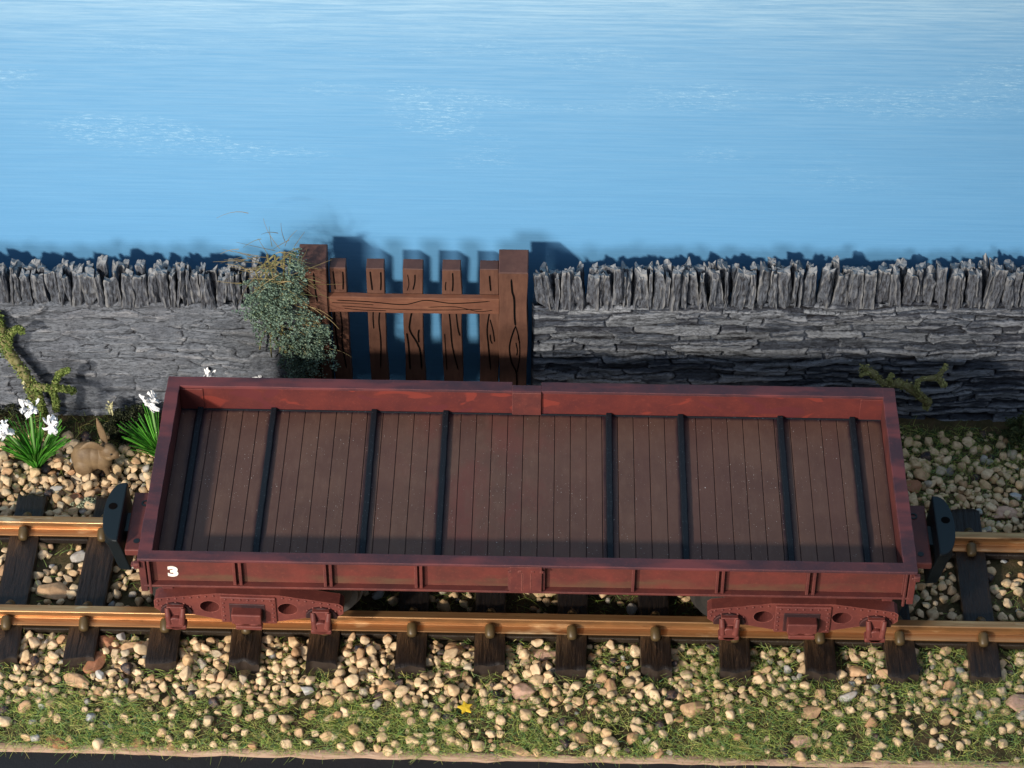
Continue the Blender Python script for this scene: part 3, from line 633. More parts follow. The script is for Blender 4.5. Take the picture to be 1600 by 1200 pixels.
def bogie(cx,rot):
    e=bpy.data.objects.new('bogie',None); COL.objects.link(e); e.parent=wg; e.location=(0,0,0); e.empty_display_size=.3
    P=lambda name,g,mat,par=e,**k: obj(name,place(g,cx,rot),mat,par,**k)
    outl=[(-3.56,3.22),(-3.42,3.34),(-1.2,3.70),(1.2,3.70),(3.42,3.34),(3.56,3.22),(3.56,2.84),(3.35,2.66),(2.4,2.60),(1.1,2.30),(-1.1,2.30),(-2.4,2.60),(-3.35,2.66),(-3.56,2.84)]
    for sd in (-1,1):
        FY=-3.9 if sd<0 else 3.9
        T=lambda g:(g if sd<0 else flip(g))
        def flip(g):
            g.v=[np.concatenate(g.v)*np.array([1,-1,1])]; g.f=[f[::-1] for f in g.f]; return g
        g=plate(outl,[oval(-1.47,2.99,.37,.30),oval(1.47,2.99,.37,.30)],0,0,0,.55); g.v=[np.concatenate(g.v)+np.array([0,-3.62,0])]
        fr=P('side_frame',T(g),BOG,bevel=.04)
        g=Geo(); g.box(-1.05,1.05,-3.985,-3.86,2.24,3.62); P('centre_plate',T(g),BOG,fr,bevel=.05)
        g=Geo(); rv=[]
        for t in np.linspace(-3.3,-1.3,8): rv+=[(t,3.38+(t+3.5)*.148-.13,-3.9),(-t,3.38+(t+3.5)*.148-.13,-3.9)]
        for t in np.linspace(-.85,.85,7): rv.append((t,3.50,-3.985))
        for zz in (3.3,3.08,2.85,2.62,2.4): rv+=[(-.93,zz,-3.985),(.93,zz,-3.985)]
        for sx_ in (-2.74,2.74):
            for a in (30,60,90,120,150): rv.append((sx_+.62*math.cos(math.radians(a)),2.75+.42*math.sin(math.radians(a)),-3.9))
            rv+=[(sx_+(-.68 if sx_<0 else .68),3.2,-3.9),(sx_+(-.7 if sx_<0 else .7),3.0,-3.9)]
        for x_,z_,y_ in rv: g.ball((x_,y_,z_),(.055,.045,.05),1)
        P('rivets',T(g),BOG,fr,smooth=True)['kind']='stuff'
        # spring housing
        g=Geo(); g.box(-.60,.52,-4.42,-3.95,2.62,3.12); 
        g.ball((-.32,-4.2,2.60),(.27,.22,.18),2); g.ball((.24,-4.2,2.60),(.27,.22,.18),2)
        g.box(-.50,.50,-4.22,-3.9,2.10,2.30); P('spring_box',T(g),BOG,fr,bevel=.05)
        g=Geo(); g.box(-.72,.64,-4.02,-3.96,2.34,3.30); P('spring_recess',T(g),BOGDARK,fr,bevel=.03)
        for sx_ in (-2.74,2.74):
            g=Geo()
            hp=[(sx_+.60*math.cos(a),2.72+.46*math.sin(a)) for a in np.linspace(-.2,PI+.2,14)]
            g.prism(hp[::1],-4.0,-3.85)
            ab=P('axle_box',T(g),BOGDARK,fr,bevel=.03)
            g=Geo()
            g.tube([(sx_-.30,-4.12,3.10),(sx_-.27,-4.24,2.80),(sx_-.24,-4.30,2.42)],[.10,.12,.12],10)
            g.tube([(sx_+.30,-4.12,3.10),(sx_+.27,-4.24,2.80),(sx_+.24,-4.30,2.42)],[.10,.12,.12],10)
            g.box(sx_-.32,sx_+.32,-4.14,-3.95,2.3,3.14)
            g.lathe((sx_,-4.1,2.42),'y',[(.30,-.24),(.33,-.2),(.33,.2)],20)
            P('bearing',T(g),BOG,ab,bevel=.03)
            g=Geo(); g.box(sx_-.39,sx_+.39,-4.34,-3.92,2.12,2.34); P('foot',T(g),BOG,ab,bevel=.06)
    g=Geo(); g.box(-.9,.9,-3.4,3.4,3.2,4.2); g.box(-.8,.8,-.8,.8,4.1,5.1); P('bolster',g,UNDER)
    for sx_ in (-2.74,2.74):
        g=Geo(); g.tube([(sx_,-3.5,2.45),(sx_,3.5,2.45)],.16,12)
        for sd in (-1,1):
            g.lathe((sx_,sd*2.30,2.45),'y',[(.3,-.14),(1.0,-.1),(1.24,-.16),(1.24,.12),(.95,.12),(.9,.05),(.3,.05)] if sd<0 else [(.3,-.05),(.9,-.05),(.95,-.12),(1.24,-.12),(1.24,.16),(1.0,.1),(.3,.14)],40)
            g.lathe((sx_,sd*2.10,2.45),'y',[(1.42,-.04),(1.42,.04)],40)
        P('wheelset',g,WHEELM,smooth=False,bevel=.01)
m=Mat('wheel_steel',.45,.5,.4); n=m.noise((1,1,1),4,4,.6); m.color(m.mix(n,(.03,.03,.032),(.06,.055,.05))); WHEELM=m.m
bogie(-10.35,-.022); bogie(10.34,.0)
# ---- couplings
for sgn,tx,ty in ((-1,-16.2,0),(1,16.25,0)):
    g=Geo(); a,b=sorted((sgn*13.0,sgn*15.35)); g.box(a,b,-1.58,1.58,3.30,3.62)
    bm_=obj('coupling_mount',g,RED,wg,bevel=.05)
    g=Geo(); a,b=sorted((sgn*13.3,sgn*13.7)); g.box(a,b,-3.4,3.4,3.4,ZB-.001); obj('headstock',g,RED,bm_,bevel=.03)
    g=Geo(); g.lathe((sgn*14.85,.95,3.60),'z',[(.16,0),(.16,.05),(.10,.055),(.10,.0)],20); obj('bolt',g,COUPM,bm_,smooth=False)
    g=Geo(); g.lathe((sgn*14.95,-1.1,3.60),'z',[(.12,0),(.12,.04)],16); obj('bolt',g,COUPM,bm_)
    # buffer head: D-shaped plate narrowing downwards
    top=[]; n=18
    for i in range(n+1):
        a=-PI/2+PI*i/n; top.append((sgn*(.05+.74*max(0,math.cos(a))**.7),1.60*math.sin(a)))
    top=top if sgn>0 else top
    lay=[(1.0,1.0,4.14),(1.0,1.0,4.05),(.82,.95,3.8),(.74,.88,3.4),(.72,.74,2.5),(.70,.66,1.95)]
    vs=[]; m_=len(top)
    for kx,ky,z in lay:
        for x_,y_ in top: vs.append((sgn*15.52+(x_ if z>3.9 else sgn*(.05+.74*min(1,14*max(0,1-abs(y_)/1.6))))*kx-sgn*(4.14-z)*.12,y_*ky,z))
    fs=[(i*m_+j,i*m_+(j+1)%m_,(i+1)*m_+(j+1)%m_,(i+1)*m_+j) for i in range(len(lay)-1) for j in range(m_)]+[tuple(range(m_-1,-1,-1)),tuple((len(lay)-1)*m_+j for j in range(m_))]
    if sgn>0: fs=[f[::-1] for f in fs]
    fs=[f[::-1] for f in fs]
    g=Geo(); g.add(vs,fs); cp=obj('coupler',g,COUPM,bm_,bevel=.06)
    g=Geo(); g.lathe((sgn*15.97,.25,4.145),'z',[(.17,0),(.17,.012)],20); obj('pin_hole',g,GROOVE,cp)
    g=Geo(); g.box(min(sgn*15.2,sgn*15.6),max(sgn*15.2,sgn*15.6),-.5,.5,3.0,3.55); obj('shank',g,COUPM,cp)

# ---------------------------------------------------------------- gravel
def stonemesh(sub,seed,flat=.8,lump=.22):
    v,f=ICO[sub]; r=np.random.RandomState(seed)
    w=v*(1+lump*vn(v[:,0]*1.2+seed,v[:,1]*1.2+v[:,2]*1.9,seed)+.10*vn(v[:,0]*2.6+seed,v[:,1]*2.6-v[:,2]*2.2,seed+1))[:,None]
    for _ in range(11):   # chipped flats
        d=r.normal(size=3); d/=np.linalg.norm(d); lim=r.uniform(.58,.84); k=w@d; o=np.maximum(0,k-lim); w=w-np.outer(o*.93,d)
    w=w*np.array([r.uniform(.85,1.25),r.uniform(.8,1.0),flat*r.uniform(.8,1.05)]); return w*1.12,f
VAR=[stonemesh(2,100+i) for i in range(24)]
def onsleeper(x,y,pad=.1):
    return abs(y)<4.55+pad and min(abs(x-s) for s in SLX)<.62+pad
def dens(x,y):
    nz=.5+.5*float(fbm(x*.35,y*.5,77,3))
    if y<-8.3: return 0
    if y<-6.2: return .045+.07*nz*nz
    if y<-2.9:
        t=np.clip((x+4)/16,0,1); edge=np.clip((y+6.5)/1.6,0,1)
        return (1.0-.72*t*(.4+nz))*edge*(1 if nz>.34+.1*t else .22)+.06
    if abs(y)<2.9:
        if abs(x)<14: return .08*nz  # sparse pale stones imitate the shade under the wagon
        return .10+.30*nz*nz
    if x<-11: return (1.25 if y<6.4 else max(0,.9-(y-6.4)*.45)) * (.85+.3*nz)
    if x>11: return .85*(.6+.6*nz)*(1 if y<7 else max(.15,1-(y-7)*.5))
    return .3
grid={}
def near(x,y,r):
    ix,iy=int(x//.6),int(y//.6)
    for a in (-1,0,1):
        for b in (-1,0,1):
            for (u,w,q) in grid.get((ix+a,iy+b),()):
                if (u-x)**2+(w-y)**2<((q+r)*.74)**2: return True
    return False
BIG=[ # px, py, rx, ry, material, description of look
 (203,1008,.42,.36,STN_T,'large rounded tan stone standing between the second and third sleeper ends from the left'),
 (118,1057,.55,.30,STN_T,'broad tan stone below the second sleeper end from the left'),
 (150,1032,.32,.62,STN_R,'upright brown streaked slab right of the second sleeper end from the left'),
 (172,1000,.50,.30,STN_R,'brown slab under the front rail between two sleepers at the left'),
 (85,919,.52,.42,STN_T,'big rounded tan stone lying between the rails left of the wagon'),
 (120,778,.46,.36,STN_R,'reddish streaked rock behind the rear rail left of the wagon'),
 (603,1067,.44,.26,STN_T,'smooth oval brown stone left of the fifth sleeper end'),
 (712,1012,.36,.32,STN_T,'angular tan stone beneath the front rail left of the cracked sleeper end'),
 (706,1048,.44,.24,STN_P,'long flat pinkish stone left of the cracked sleeper end'),
 (818,1078,.42,.36,STN_P,'triangular pinkish stone in front of the cracked sleeper end'),
 (855,1017,.46,.26,STN_P,'wide pinkish stone under the front rail at the middle'),
 (1081,1103,.46,.36,STN_T,'large egg shaped stone in the grass right of the middle'),
 (902,1146,.40,.26,STN_T,'flat tan stone in the grass front of the middle sleeper'),
 (806,1162,.52,.22,STN_T,'flat slab at the very edge of the baseboard'),
 (86,1152,.52,.24,STN_R,'long reddish stone in the grass near the left corner of the baseboard'),
 (216,1151,.28,.20,STN_R,'small rust coloured stone in the grass near the left end'),
 (1268,1106,.42,.28,STN_T,'smooth tan stone in the grass below the right bogie'),
 (1253,1151,.40,.30,STN_P,'knobbly pink stone in the grass near the right front edge'),
 (1342,1045,.44,.26,STN_T,'wide tan stone between two sleeper ends right of the wagon bogie'),
 (1572,797,.50,.42,STN_P,'large triangular pinkish stone behind the rear rail at the right'),
 (1440,738,.34,.36,STN_T,'round tan stone against the right end of the wagon'),
 (1430,754,.34,.32,STN_R,'brown stone below the round tan one at the right end of the wagon'),
 (1509,799,.34,.22,STN_T,'pale smooth oval stone behind the right coupler'),
 (1597,1095,.42,.52,STN_P,'pink angular stone cut by the right edge of the view'),
 (30,706,.62,.26,STN_T,'flat pale brown slab left of the daffodils base'),
]
for i,(px,py,rx,ry,mt,lb) in enumerate(BIG):
    p=G(px,py,.38); z=float(gh(p[0],p[1])); r=np.random.RandomState(500+i)
    w,f=stonemesh(3,900+i,.75,.26); rot=r.uniform(-.4,.4) if i not in (14,) else -.6
    h=min(rx,ry)*.85; w=w*np.array([rx,max(ry,.22)*1.15,h]); w=np.stack([w[:,0]*math.cos(rot)-w[:,1]*math.sin(rot),w[:,0]*math.sin(rot)+w[:,1]*math.cos(rot),w[:,2]],1)
    g=Geo(); g.add(w+np.array([p[0],p[1],z+h*.35]),f); o=obj('stone',g,mt,None,True,org=(p[0],p[1],z)); tagit(o,lb,'stone','larger stones in the gravel')
    grid.setdefault((int(p[0]//.6),int(p[1]//.6)),[]).append((p[0],p[1],max(rx,ry)))
ps=G(727,1108,.35); grid.setdefault((int(ps[0]//.6),int(ps[1]//.6)),[]).append((ps[0],ps[1],.34))
g=Geo(); cnt=0
rr=random.Random(5)
for layer,(tries,) in enumerate(((62000,),(6500,))):
    if layer==1: grid={}
    for _ in range(tries):
        x=rr.uniform(-22.5,21.5); y=rr.uniform(-8.4,9.2)
        if abs(x)<13 and 3.2<y: continue
        d=dens(x,y)
        if layer==1: d=max(0,d-.55)*.9
        if rr.random()>d*.9 or onsleeper(x,y,-.02 if layer==0 else .1): continue
        if 2.0<abs(y)<2.98 : continue
        if -4.95<y<-4.3 and min(abs(x-q) for q in SLX)<.62: continue
        r=rr.triangular(.12,.29,.185)*(1.0 if y<0 else .98)
        if rr.random()<.25: r*=.62
        if near(x,y,r): continue
        grid.setdefault((int(x//.6),int(y//.6)),[]).append((x,y,r))
        w,f=VAR[rr.randrange(24)]
        A=np.array(Matrix.Rotation(rr.uniform(0,6.28),3,'Z')@Matrix.Rotation(rr.uniform(-.5,.5),3,'X')@Matrix.Rotation(rr.uniform(-.5,.5),3,'Y'))
        z=float(gh(x,y))+r*(.62 if y<-6.2 else .50)+(.22 if layer else 0)
        g.add((w*r)@A.T+np.array([x,y,z]),f); cnt+=1
print('gravel',cnt)
o=obj('gravel',g,GRAV,None,True); tagit(o,'pale tan pea gravel ballast around the sleepers','gravel',kind='stuff')

# ---------------------------------------------------------------- fibres and foliage
def blade(g,p,d,L,w,bend,seg=4,rnd=rr):
    p=np.array(p,float); d=np.array(d,float); d/=np.linalg.norm(d); side=np.cross(d,np.array([rnd.uniform(-1,1),rnd.uniform(-1,1),rnd.uniform(-1,1)])); side/=np.linalg.norm(side)+1e-9
    b=np.array(bend,float); vs=[]
    for i in range(seg+1):
        t=i/seg; q=p+d*L*t+b*L*t*t; k=w*(1-.6*t)/2; s2=np.cross(d,side)
        vs+=[q+side*k,q-side*k*.5+s2*k*.87,q-side*k*.5-s2*k*.87]
    g.add(vs,[(i*3+j,i*3+(j+1)%3,(i+1)*3+(j+1)%3,(i+1)*3+j) for i in range(seg) for j in range(3)])
def grassd(x,y):
    nz=.5+.5*float(fbm(x*.4+3,y*.6,31,3)); t=np.clip((x+6)/18,0,1)
    if y<-6.0: return min(1,.22+1.5*max(0,nz-.22)) if y>-8.3 else .25
    if y<-2.9: return .14+.45*nz*nz+.85*t*nz
    if abs(y)<2.9: return .20*nz if abs(x)<14 else .16*nz*nz
    if x<-11: return .06*nz if y<7 else .5*nz
    return (.10+.18*nz) if y<6.6 else .35+.5*nz
g=Geo(); c=0
for _ in range(170000):
    if c>38000: break
    x=rr.uniform(-22,21.5); y=-8.5+ (rr.random()**1.35)*18
    if abs(x)<13.4 and y>2.9: continue
    if onsleeper(x,y,-.0) or rr.random()>grassd(x,y): continue
    if float(vn(x*1.3,y*1.3,55))<-.35 and rr.random()<.7: continue
    a=rr.uniform(0,6.28); el=rr.uniform(.05,1.0); d=(math.cos(a)*math.cos(el),math.sin(a)*math.cos(el),math.sin(el)+.1)
    a2=rr.uniform(0,6.28); k=rr.uniform(.4,1.2)
    blade(g,(x,y,float(gh(x,y))+rr.uniform(-.02,.24)),d,rr.uniform(.18,.46),rr.uniform(.014,.024),(math.cos(a2)*k,math.sin(a2)*k,-rr.uniform(.1,.7)),4); c+=1
o=obj('grass',g,GRASS); tagit(o,'curly green and yellow static grass along the baseboard','grass',kind='stuff')

def flakes(g,pts,size,flat=1.):
    for p in pts:
        n=np.array([rr.gauss(0,1) for _ in range(3)]); n/=np.linalg.norm(n)+1e-9; a=np.cross(n,[.3,.5,.8]); a/=np.linalg.norm(a)+1e-9; b=np.cross(n,a)
        s=size*rr.uniform(.6,1.3); k=rr.uniform(.5,1); p=np.array(p)
        g.add([p-a*s,p+b*s*k,p+a*s,p-b*s*k*.8,p+n*s*.6],[(0,1,4),(1,2,4),(2,3,4),(3,0,4)])
def blobpts(c,r,n,surf=.5):
    o=[]
    for _ in range(n):
        v=np.array([rr.gauss(0,1) for _ in range(3)]); v/=np.linalg.norm(v); o.append(np.array(c)+v*np.array(r)*rr.uniform(surf,1.05))
    return o
# ground moss along the wall foot
g=Geo()
for _ in range(260):
    x=rr.choice([rr.uniform(-22,-12.5),rr.uniform(13.8,21.5)]); y=9.4-abs(rr.gauss(0,.8))
    if x<0 and rr.random()<.3: continue
    s=rr.uniform(.12,.32); flakes(g,blobpts((x,y,float(gh(x,y))+.02),(s*1.4,s,s*.6),34),.05)
o=obj('moss',g,MOSS); tagit(o,'dark green moss along the foot of the walls','moss',kind='stuff')
def clump(label,c,r,n,mat,extra=0,name='moss_clump',cat='moss clump',size=.055,grp=None):
    g=Geo()
    for _ in range(n):
        v=np.array([rr.gauss(0,1) for _ in range(3)]); v/=np.linalg.norm(v); q=np.array(c)+v*np.array(r)*rr.uniform(.5,1); q[2]=max(q[2],.1)
        flakes(g,blobpts(q,(.16,.16,.14),26,.3),size)
    o=obj(name,g,mat,None,org=(c[0],c[1],.2)); return tagit(o,label,cat,grp)
p=V(208,676,8.2); clump('near-black moss mound between the rabbit and the white flowers at the wagon corner',(p[0],8.3,.85),(1.15,.75,.95),230,DMOSS)
p=V(1592,692,8.7); clump('dark green moss bush at the foot of the right wall by the edge',(p[0]+.3,8.8,.8),(1.1,.8,1.1),130,MOSS)
p=V(12,668,9.0); clump('dark moss mound beside the left edge under the mossy branch',(p[0],9.0,.5),(1.2,.7,.55),45,DMOSS)
p=G(140,792,.3); clump('pale green lichen strip behind the left coupler',(p[0],p[1],.42),(.75,.28,.16),22,LICH,name='lichen',cat='lichen',size=.07)

# bush on the left gate post
bu=root('creeping_bush',(-9.9,9.2,3),'grey-green creeping bush with dry straw hanging over the left gate post','bush')
def cluster(px,py,rx,ry,y,n,m_,g,size):
    for _ in range(n):
        while True:
            a,b=rr.uniform(-1,1),rr.uniform(-1,1)
            if a*a+b*b<1: break
        q=np.array(V(px+a*rx,py+b*ry,y+rr.uniform(-.5,.4)*(1-.5*(a*a+b*b))))
        d=np.array([rr.gauss(a*.6,.6),rr.gauss(-.35,.5),rr.gauss(-b*.4,.6)]); d/=np.linalg.norm(d); L=rr.uniform(.25,.62)
        pts=[]
        for _k in range(m_):
            t=rr.random(); w=.10*(1-.6*t); pts.append(q+d*L*t+np.array([0,0,-.12*t*t])+np.array([rr.gauss(0,w),rr.gauss(0,w),rr.gauss(0,w)]))
        flakes(g,pts,size)
g=Geo()
for a in ((430,480,46,38,9.0,75),(452,515,50,38,8.9,75),(472,550,30,34,9.0,50),(462,432,14,42,9.0,40),(500,545,22,34,8.75,34),(405,475,30,18,9.05,30),(492,520,20,28,8.95,28),(440,455,36,20,9.05,36),(465,578,22,14,9.1,22),(418,440,26,16,9.1,14)):
    cluster(a[0],a[1],a[2]*.86,a[3]*.95,a[4],a[5],24,g,.056)
obj('foliage',g,TEAL,bu)['kind']='stuff'
g=Geo()
for _ in range(80):
    q=V(425+rr.gauss(0,24),420+rr.gauss(0,26),9.15+rr.uniform(-.5,.3)); a=rr.gauss(0,.55)+(0 if rr.random()<.5 else PI)
    blade(g,q,(math.cos(a),rr.uniform(-.5,.2),math.sin(a)*.8+.1),rr.uniform(.5,1.5),.032,(rr.uniform(-.3,.3),rr.uniform(-.3,.2),rr.uniform(-.5,.1)),5)
for _ in range(40):
    q=V(470+rr.gauss(0,18),rr.uniform(430,560),8.9); a=rr.gauss(0,.5)
    blade(g,q,(math.cos(a),-.4,math.sin(a)*.7),rr.uniform(.5,1.1),.03,(0,0,rr.uniform(-.5,.1)),5)
for px,py,dx,dz,L in ((437,388,-.6,1,1.7),(430,392,-1,.35,1.8),(420,400,-.35,.9,1.2),(445,385,.3,1,1.0),(460,385,.5,1,.8),(405,400,-1,.25,1.4),(410,410,-1,.05,1.5),(425,385,-.1,1,1.0)):
    blade(g,V(px,py,9.1),(dx,-.1,dz),L,.03,(rr.uniform(-.1,.25),0,rr.uniform(-.15,.1)),7)
obj('dry_straw',g,STRAW,bu)['kind']='stuff'
g=Geo()
for k in range(9):
    q=[V(430+rr.gauss(0,14),400+i*30+rr.gauss(0,6),9.35) for i in range(6)]; g.tube(q,.035,5)
obj('stems',g,TWIG,bu)

# mossy branches
def branch(name,label,paths,fz,mat,cat='branch',fs=.05,lm=MOSSY):
    c=np.mean([p for pa in paths for p in pa[0]],0); r0=root(name,(c[0],c[1],c[2]),label,cat)
    g=Geo()
    for pa,rad in paths:
        pp=[tuple(a) for a in crv([tuple(a) for a in pa],18)]; n=len(pp); rs=np.interp(np.linspace(0,1,n),np.linspace(0,1,len(rad)),rad)*np.array([1+.25*rr.uniform(-1,1) for _ in range(n)])
        g.tube(pp,list(rs),9)
    obj('bark',g,TWIG,r0,True)
    g=Geo()
    for pa,rad in paths:
        pp=crv([tuple(a) for a in pa],24)
        for q in pp:
            for _ in range(fz): 
                s=np.mean(rad)*rr.uniform(1.1,1.75); flakes(g,blobpts(q,(s,s,s),5,.6),fs*rr.uniform(.6,1.5))
    obj('moss_cover',g,lm,r0)
yb=9.1
branch('mossy_branch','thick bright mossy branch leaning on the left wall at the edge of the view',[
 ([V(-6,495,9.3),V(4,520,9.25),V(10,545,9.15),V(34,578,9.0),V(48,603,8.9),V(51,628,8.9)],[.15,.18,.19,.21,.22,.18]),
 ([V(50,602,8.8),V(72,606,8.6),V(92,606,8.6),V(114,610,8.6)],[.14,.12,.10,.04]),
 ([V(14,545,9.0),V(16,525,8.9),V(26,513,8.8),V(34,517,8.8)],[.12,.10,.07,.04]),
 ([V(86,600,8.6),V(92,585,8.55),V(106,578,8.6)],[.11,.09,.04]),
 ([V(80,608,8.6),V(86,622,8.5),V(88,640,8.6)],[.12,.10,.04]),
 ([V(60,615,8.8),V(64,632,8.8),V(70,650,8.9)],[.16,.12,.05])],16,MOSSY,fs=.055)
branch('mossy_twig','thin forked mossy twig lying against the right wall above the wagon corner',[
 ([V(1347,575,9.6),V(1362,582,9.5),V(1378,597,9.4),V(1392,600,9.3),V(1412,601,9.2),V(1432,615,9.2),V(1450,628,9.25)],[.07,.13,.15,.15,.16,.17,.19]),
 ([V(1452,628,9.25),V(1436,612,9.0),V(1433,600,9.0),V(1440,592,9.1),V(1462,590,9.2),V(1474,578,9.3),V(1478,572,9.35)],[.10,.06,.05,.09,.11,.10,.04]),
 ([V(1464,590,9.2),V(1473,598,9.1),V(1475,602,9.1)],[.12,.10,.05]),
 ([V(1345,586,9.4),V(1358,583,9.4),V(1366,584,9.5)],[.03,.06,.06]),
 ([V(1392,600,9.3),V(1390,592,9.1),V(1394,586,9.1)],[.09,.07,.03]),
 ([V(1450,628,9.25),V(1446,636,9.35)],[.14,.05])],5,MOSSY,fs=.038,lm=YMOSS_LIT)

# ---------------------------------------------------------------- flowers
def petals(g,c,s,n=20):
    for k in range(n):
        v=np.array([rr.gauss(0,1),rr.gauss(0,.8)-.3,rr.gauss(0,1)]); v/=np.linalg.norm(v); q=np.array(c)+v*s*rr.uniform(.25,.8)
        a=np.cross(v,[rr.gauss(0,1) for _ in range(3)]); a/=np.linalg.norm(a); b=np.cross(v,a)
        ring=[]
        for j in range(10):
            t=2*PI*j/10; ring.append(q+(a*math.cos(t)*s*.24+b*math.sin(t)*s*.17)*rr.uniform(.6,1.5)+v*s*(.30*math.cos(t)+.14*rr.uniform(-1,1)))
        inner=[q+(p-q)*.5+v*s*.18*rr.uniform(.3,1) for p in ring]
        g.add(ring+inner+[q+v*s*.22,q-v*s*.06],[(j,(j+1)%10,10+(j+1)%10,10+j) for j in range(10)]+[(10+j,10+(j+1)%10,20) for j in range(10)]+[((j+1)%10,j,21) for j in range(10)])
def flowers(label,base,nl,spread,hgt,heads,grp,bias=0):
    r0=root('flowering_plant',base,label,'flower',grp); g=Geo(); base=np.array(base)
    for k in range(nl):
        a=rr.uniform(0,2*PI); s=spread*math.sqrt(rr.random()); d=np.array([math.cos(a)*s*.8+bias,math.sin(a)*s*.6-.05,1.])
        blade(g,base+np.array([math.cos(a)*.22*rr.random(),math.sin(a)*.2*rr.random(),0]),d,hgt*rr.uniform(.65,1.05)/np.linalg.norm(d)**.3,rr.uniform(.06,.10),(math.cos(a)*.22,math.sin(a)*.2,-.10*s),6)
    obj('leaves',g,GREENL,r0)
    for px,py,y,s in heads:
        q=V(px,py,y); g=Geo(); petals(g,q,s); f=obj('flower_head',g,WHITE,r0)
        g=Geo(); g.tube([base+np.array([(q[0]-base[0])*.1,0,.2]),base+(q-base)*.55+np.array([0,0,.1]),q-np.array([0,-.1,.1])],[.06,.055,.05],7); obj('stem',g,STEMG,r0,True)
b=G(58,727,.25); flowers('clump of bright green leaves with three white flowers at the left edge',(b[0],b[1],.2),150,.66,2.25,[(46,636,b[1]-.1,.50),(83,663,b[1]-.2,.52),(6,672,b[1]-.2,.48)],'flowering plants along the wall')
b=G(252,712,.25); flowers('green leaved plant with one white flower behind the left corner of the wagon',(b[0],b[1],.2),120,.75,2.2,[(234,626,b[1]-.0,.54)],'flowering plants along the wall',-.25)
b=G(325,650,.25); flowers('plant behind the wagon, white flower above the left of its rear edge',(b[0],b[1],.2),40,.35,1.5,[(330,584,b[1]+.1,.46)],'flowering plants along the wall')
b=G(408,650,.25); flowers('plant hidden behind the wagon with its white flower showing below the creeping bush',(b[0],b[1],.2),40,.35,1.5,[(409,585,b[1]+.1,.42)],'flowering plants along the wall')
g=Geo(); q=V(173,634,8.6); petals(g,q,.26,7); petals(g,q+np.array([0,0,-.2]),.26,6); g.tube([q+np.array([.1,0,-1.2]),q],.04,6)
tagit(obj('bud',g,CREAM,None,org=(q[0],q[1],q[2]-1.2)),'small cream coloured bud standing above the near-black moss mound by the wall','bud')
g=Geo(); q=V(38,600,8.55); petals(g,q,.2,6)
tagit(obj('bud',g,CREAM,None,org=tuple(q)),'tiny cream bud stuck on the side of the thick mossy branch','bud')

# ---------------------------------------------------------------- rabbit
rb0=G(150,735,.32); RX,RY=rb0[0],rb0[1]; RZ=float(gh(RX,RY))+.12
rab=root('rabbit',(RX,RY,RZ),'small brown rabbit figure sitting on the gravel beside the bright leaves','rabbit')
g=Geo()
K=.98
def rbp(x,y,z): return np.array([RX+x*K,RY+y*K,RZ+z*K*1.22])
def eb(c,r,sub=3): g.ball(rbp(*c),np.array(r)*K*np.array([1,1,1.2]),sub)
eb((-.30,.05,.66),(.68,.52,.62)); eb((.05,.0,.72),(.52,.44,.50)); eb((.36,-.08,.66),(.40,.36,.46)); eb((-.42,-.22,.45),(.44,.34,.42)); eb((-.42,.30,.45),(.42,.32,.42))
eb((.52,-.12,.98),(.30,.27,.30)); eb((.68,-.18,1.13),(.36,.29,.29)); eb((.90,-.24,1.04),(.25,.21,.19)); eb((1.03,-.27,.99),(.13,.13,.11)); eb((.72,-.30,.98),(.22,.2,.15))
eb((-.18,-.42,.10),(.38,.14,.12)); eb((-.12,.42,.10),(.36,.14,.12))
for yy in (-.26,.14):
    for t in np.linspace(0,1,7): eb((.42+.16*t,yy-.03*t,.55-.46*t),(.15-.04*t,.13-.03*t,.14))
    eb((.64,yy-.03,.06),(.18,.10,.09))
def ear(p0,p1,wd,nrm):
    p0=np.array(p0);p1=np.array(p1)
    for t in np.linspace(0,1,12):
        w=wd*math.sin(PI*min(1,.18+.78*t))**.7; eb(p0+(p1-p0)*t,(w if nrm=='x' else .10,.075 if nrm=='x' else .08,.10))
ear((.56,.02,1.30),(.30,.16,2.30),.17,'x'); 
for t in np.linspace(0,1,12):
    w=.16*math.sin(PI*min(1,.18+.78*t))**.7; p=np.array((.46,-.30,1.33))+np.array((-.86,-.10,.06))*t; p[2]+=.16*math.sin(PI*t); eb(p,(.11,.07,w*1.05))
bo=obj('body',g,FUR,rab,True)
rm=bo.modifiers.new('remesh','REMESH'); rm.mode='VOXEL'; rm.voxel_size=.024; rm.use_smooth_shade=True
sm=bo.modifiers.new('smooth','SMOOTH'); sm.iterations=4; sm.factor=.5
g=Geo(); g.ball(rbp(-.98,.05,.95),(.17,.15,.19),2,.2,3); obj('tail',g,TAILM,rab,True)
g=Geo(); g.ball(rbp(.82,-.435,1.16),(.055,.03,.05),2); obj('eye',g,EYE,rab,True)
g=Geo(); g.ball(rbp(1.14,-.29,1.02),(.035,.045,.035),2); obj('nose',g,TAILM,rab,True)

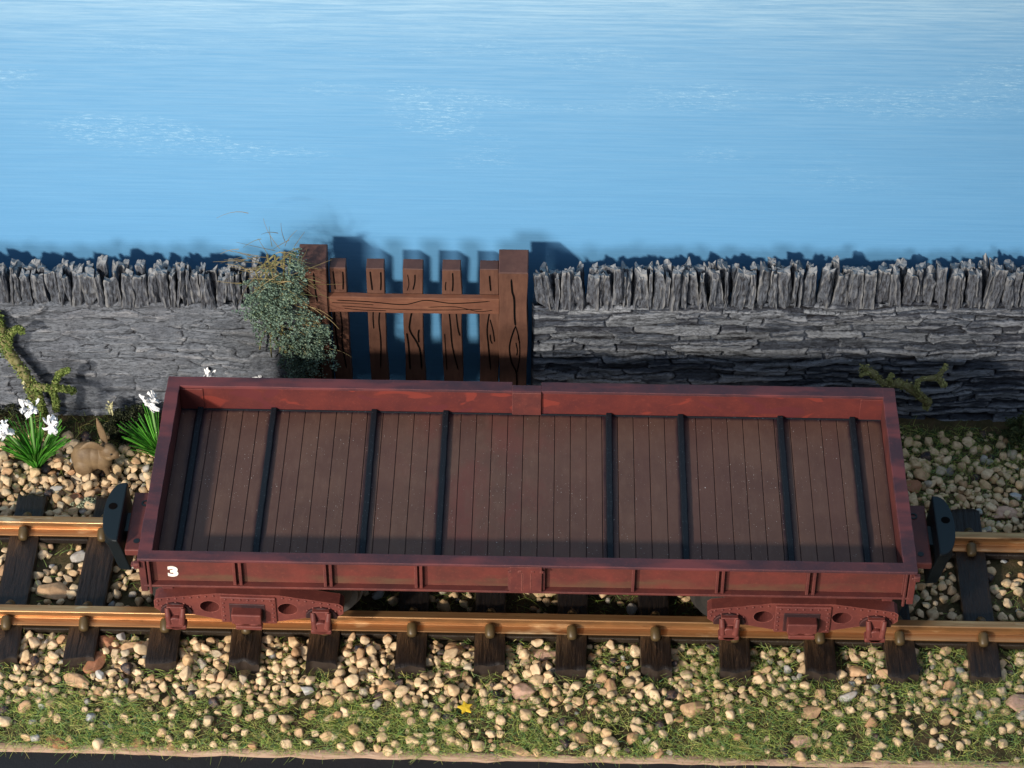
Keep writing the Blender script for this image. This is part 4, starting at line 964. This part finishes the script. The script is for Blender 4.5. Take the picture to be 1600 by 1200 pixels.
# yellow star
p=G(727,1108,.35); z=float(gh(p[0],p[1]))+.34; pts=[]
for i in range(10):
    a=PI/2+PI*i/5+.2; r=.30 if i%2==0 else .15; pts.append((r*math.cos(a),r*math.sin(a)))
vs=[(p[0]+a,p[1]+b,z-.03+b*.15) for a,b in pts]+[(p[0]+a,p[1]+b,z+.03+b*.15) for a,b in pts]+[(p[0],p[1],z+.055)]
g=Geo(); g.add(vs,[tuple(range(9,-1,-1))]+[(i,(i+1)%10,10+(i+1)%10,10+i) for i in range(10)]+[(10+i,10+(i+1)%10,20) for i in range(10)])
tagit(obj('star_confetti',g,YEL,None,org=(p[0],p[1],z)),'small yellow star lying on the gravel in front of the track','star')

# ---------------------------------------------------------------- light
w=bpy.data.worlds.new('World'); S.world=w; w.use_nodes=True; nt=w.node_tree; bg=nt.nodes['Background']
tc=nt.nodes.new('ShaderNodeTexCoord'); sx=nt.nodes.new('ShaderNodeSeparateXYZ'); nt.links.new(tc.outputs['Generated'],sx.inputs[0])
mr=nt.nodes.new('ShaderNodeMapRange'); mr.inputs['From Min'].default_value=-1; mr.inputs['From Max'].default_value=1; nt.links.new(sx.outputs[2],mr.inputs[0])
rp=nt.nodes.new('ShaderNodeValToRGB'); nt.links.new(mr.outputs[0],rp.inputs[0]); e=rp.color_ramp.elements
e[0].position=.35; e[0].color=(.10,.09,.085,1); e[1].position=.92; e[1].color=(.46,.57,.74,1)
k=rp.color_ramp.elements.new(.55); k.color=(.17,.19,.22,1)
nt.links.new(rp.outputs[0],bg.inputs[0]); bg.inputs[1].default_value=.80
SD=Vector((1.40,1.73,-1.0)).normalized(); tgt=Vector((-8,0,5)); DIST=260
ld=bpy.data.lights.new('key_lamp','SPOT'); ld.energy=3.65e6; ld.color=(1,.90,.76); ld.shadow_soft_size=8; ld.spot_size=math.radians(17.5); ld.spot_blend=1.0
lo=bpy.data.objects.new('key_lamp',ld); COL.objects.link(lo); lo.location=tgt-SD*DIST; lo.rotation_euler=SD.to_track_quat('-Z','Y').to_euler()

l2=bpy.data.lights.new('soft_lamp','AREA'); l2.energy=1.15e5; l2.color=(1,.93,.85); l2.shape='DISK'; l2.size=42
q2=bpy.data.objects.new('soft_lamp',l2); COL.objects.link(q2); t2=Vector((-4,8,6)); q2.location=t2+Vector((-45,-120,26)); q2.rotation_euler=(t2-q2.location).to_track_quat('-Z','Y').to_euler()
S.render.engine='CYCLES'; S.view_settings.view_transform='Standard'; S.view_settings.look='None'; S.view_settings.exposure=0; S.view_settings.gamma=1
S.render.resolution_x=1024; S.render.resolution_y=768
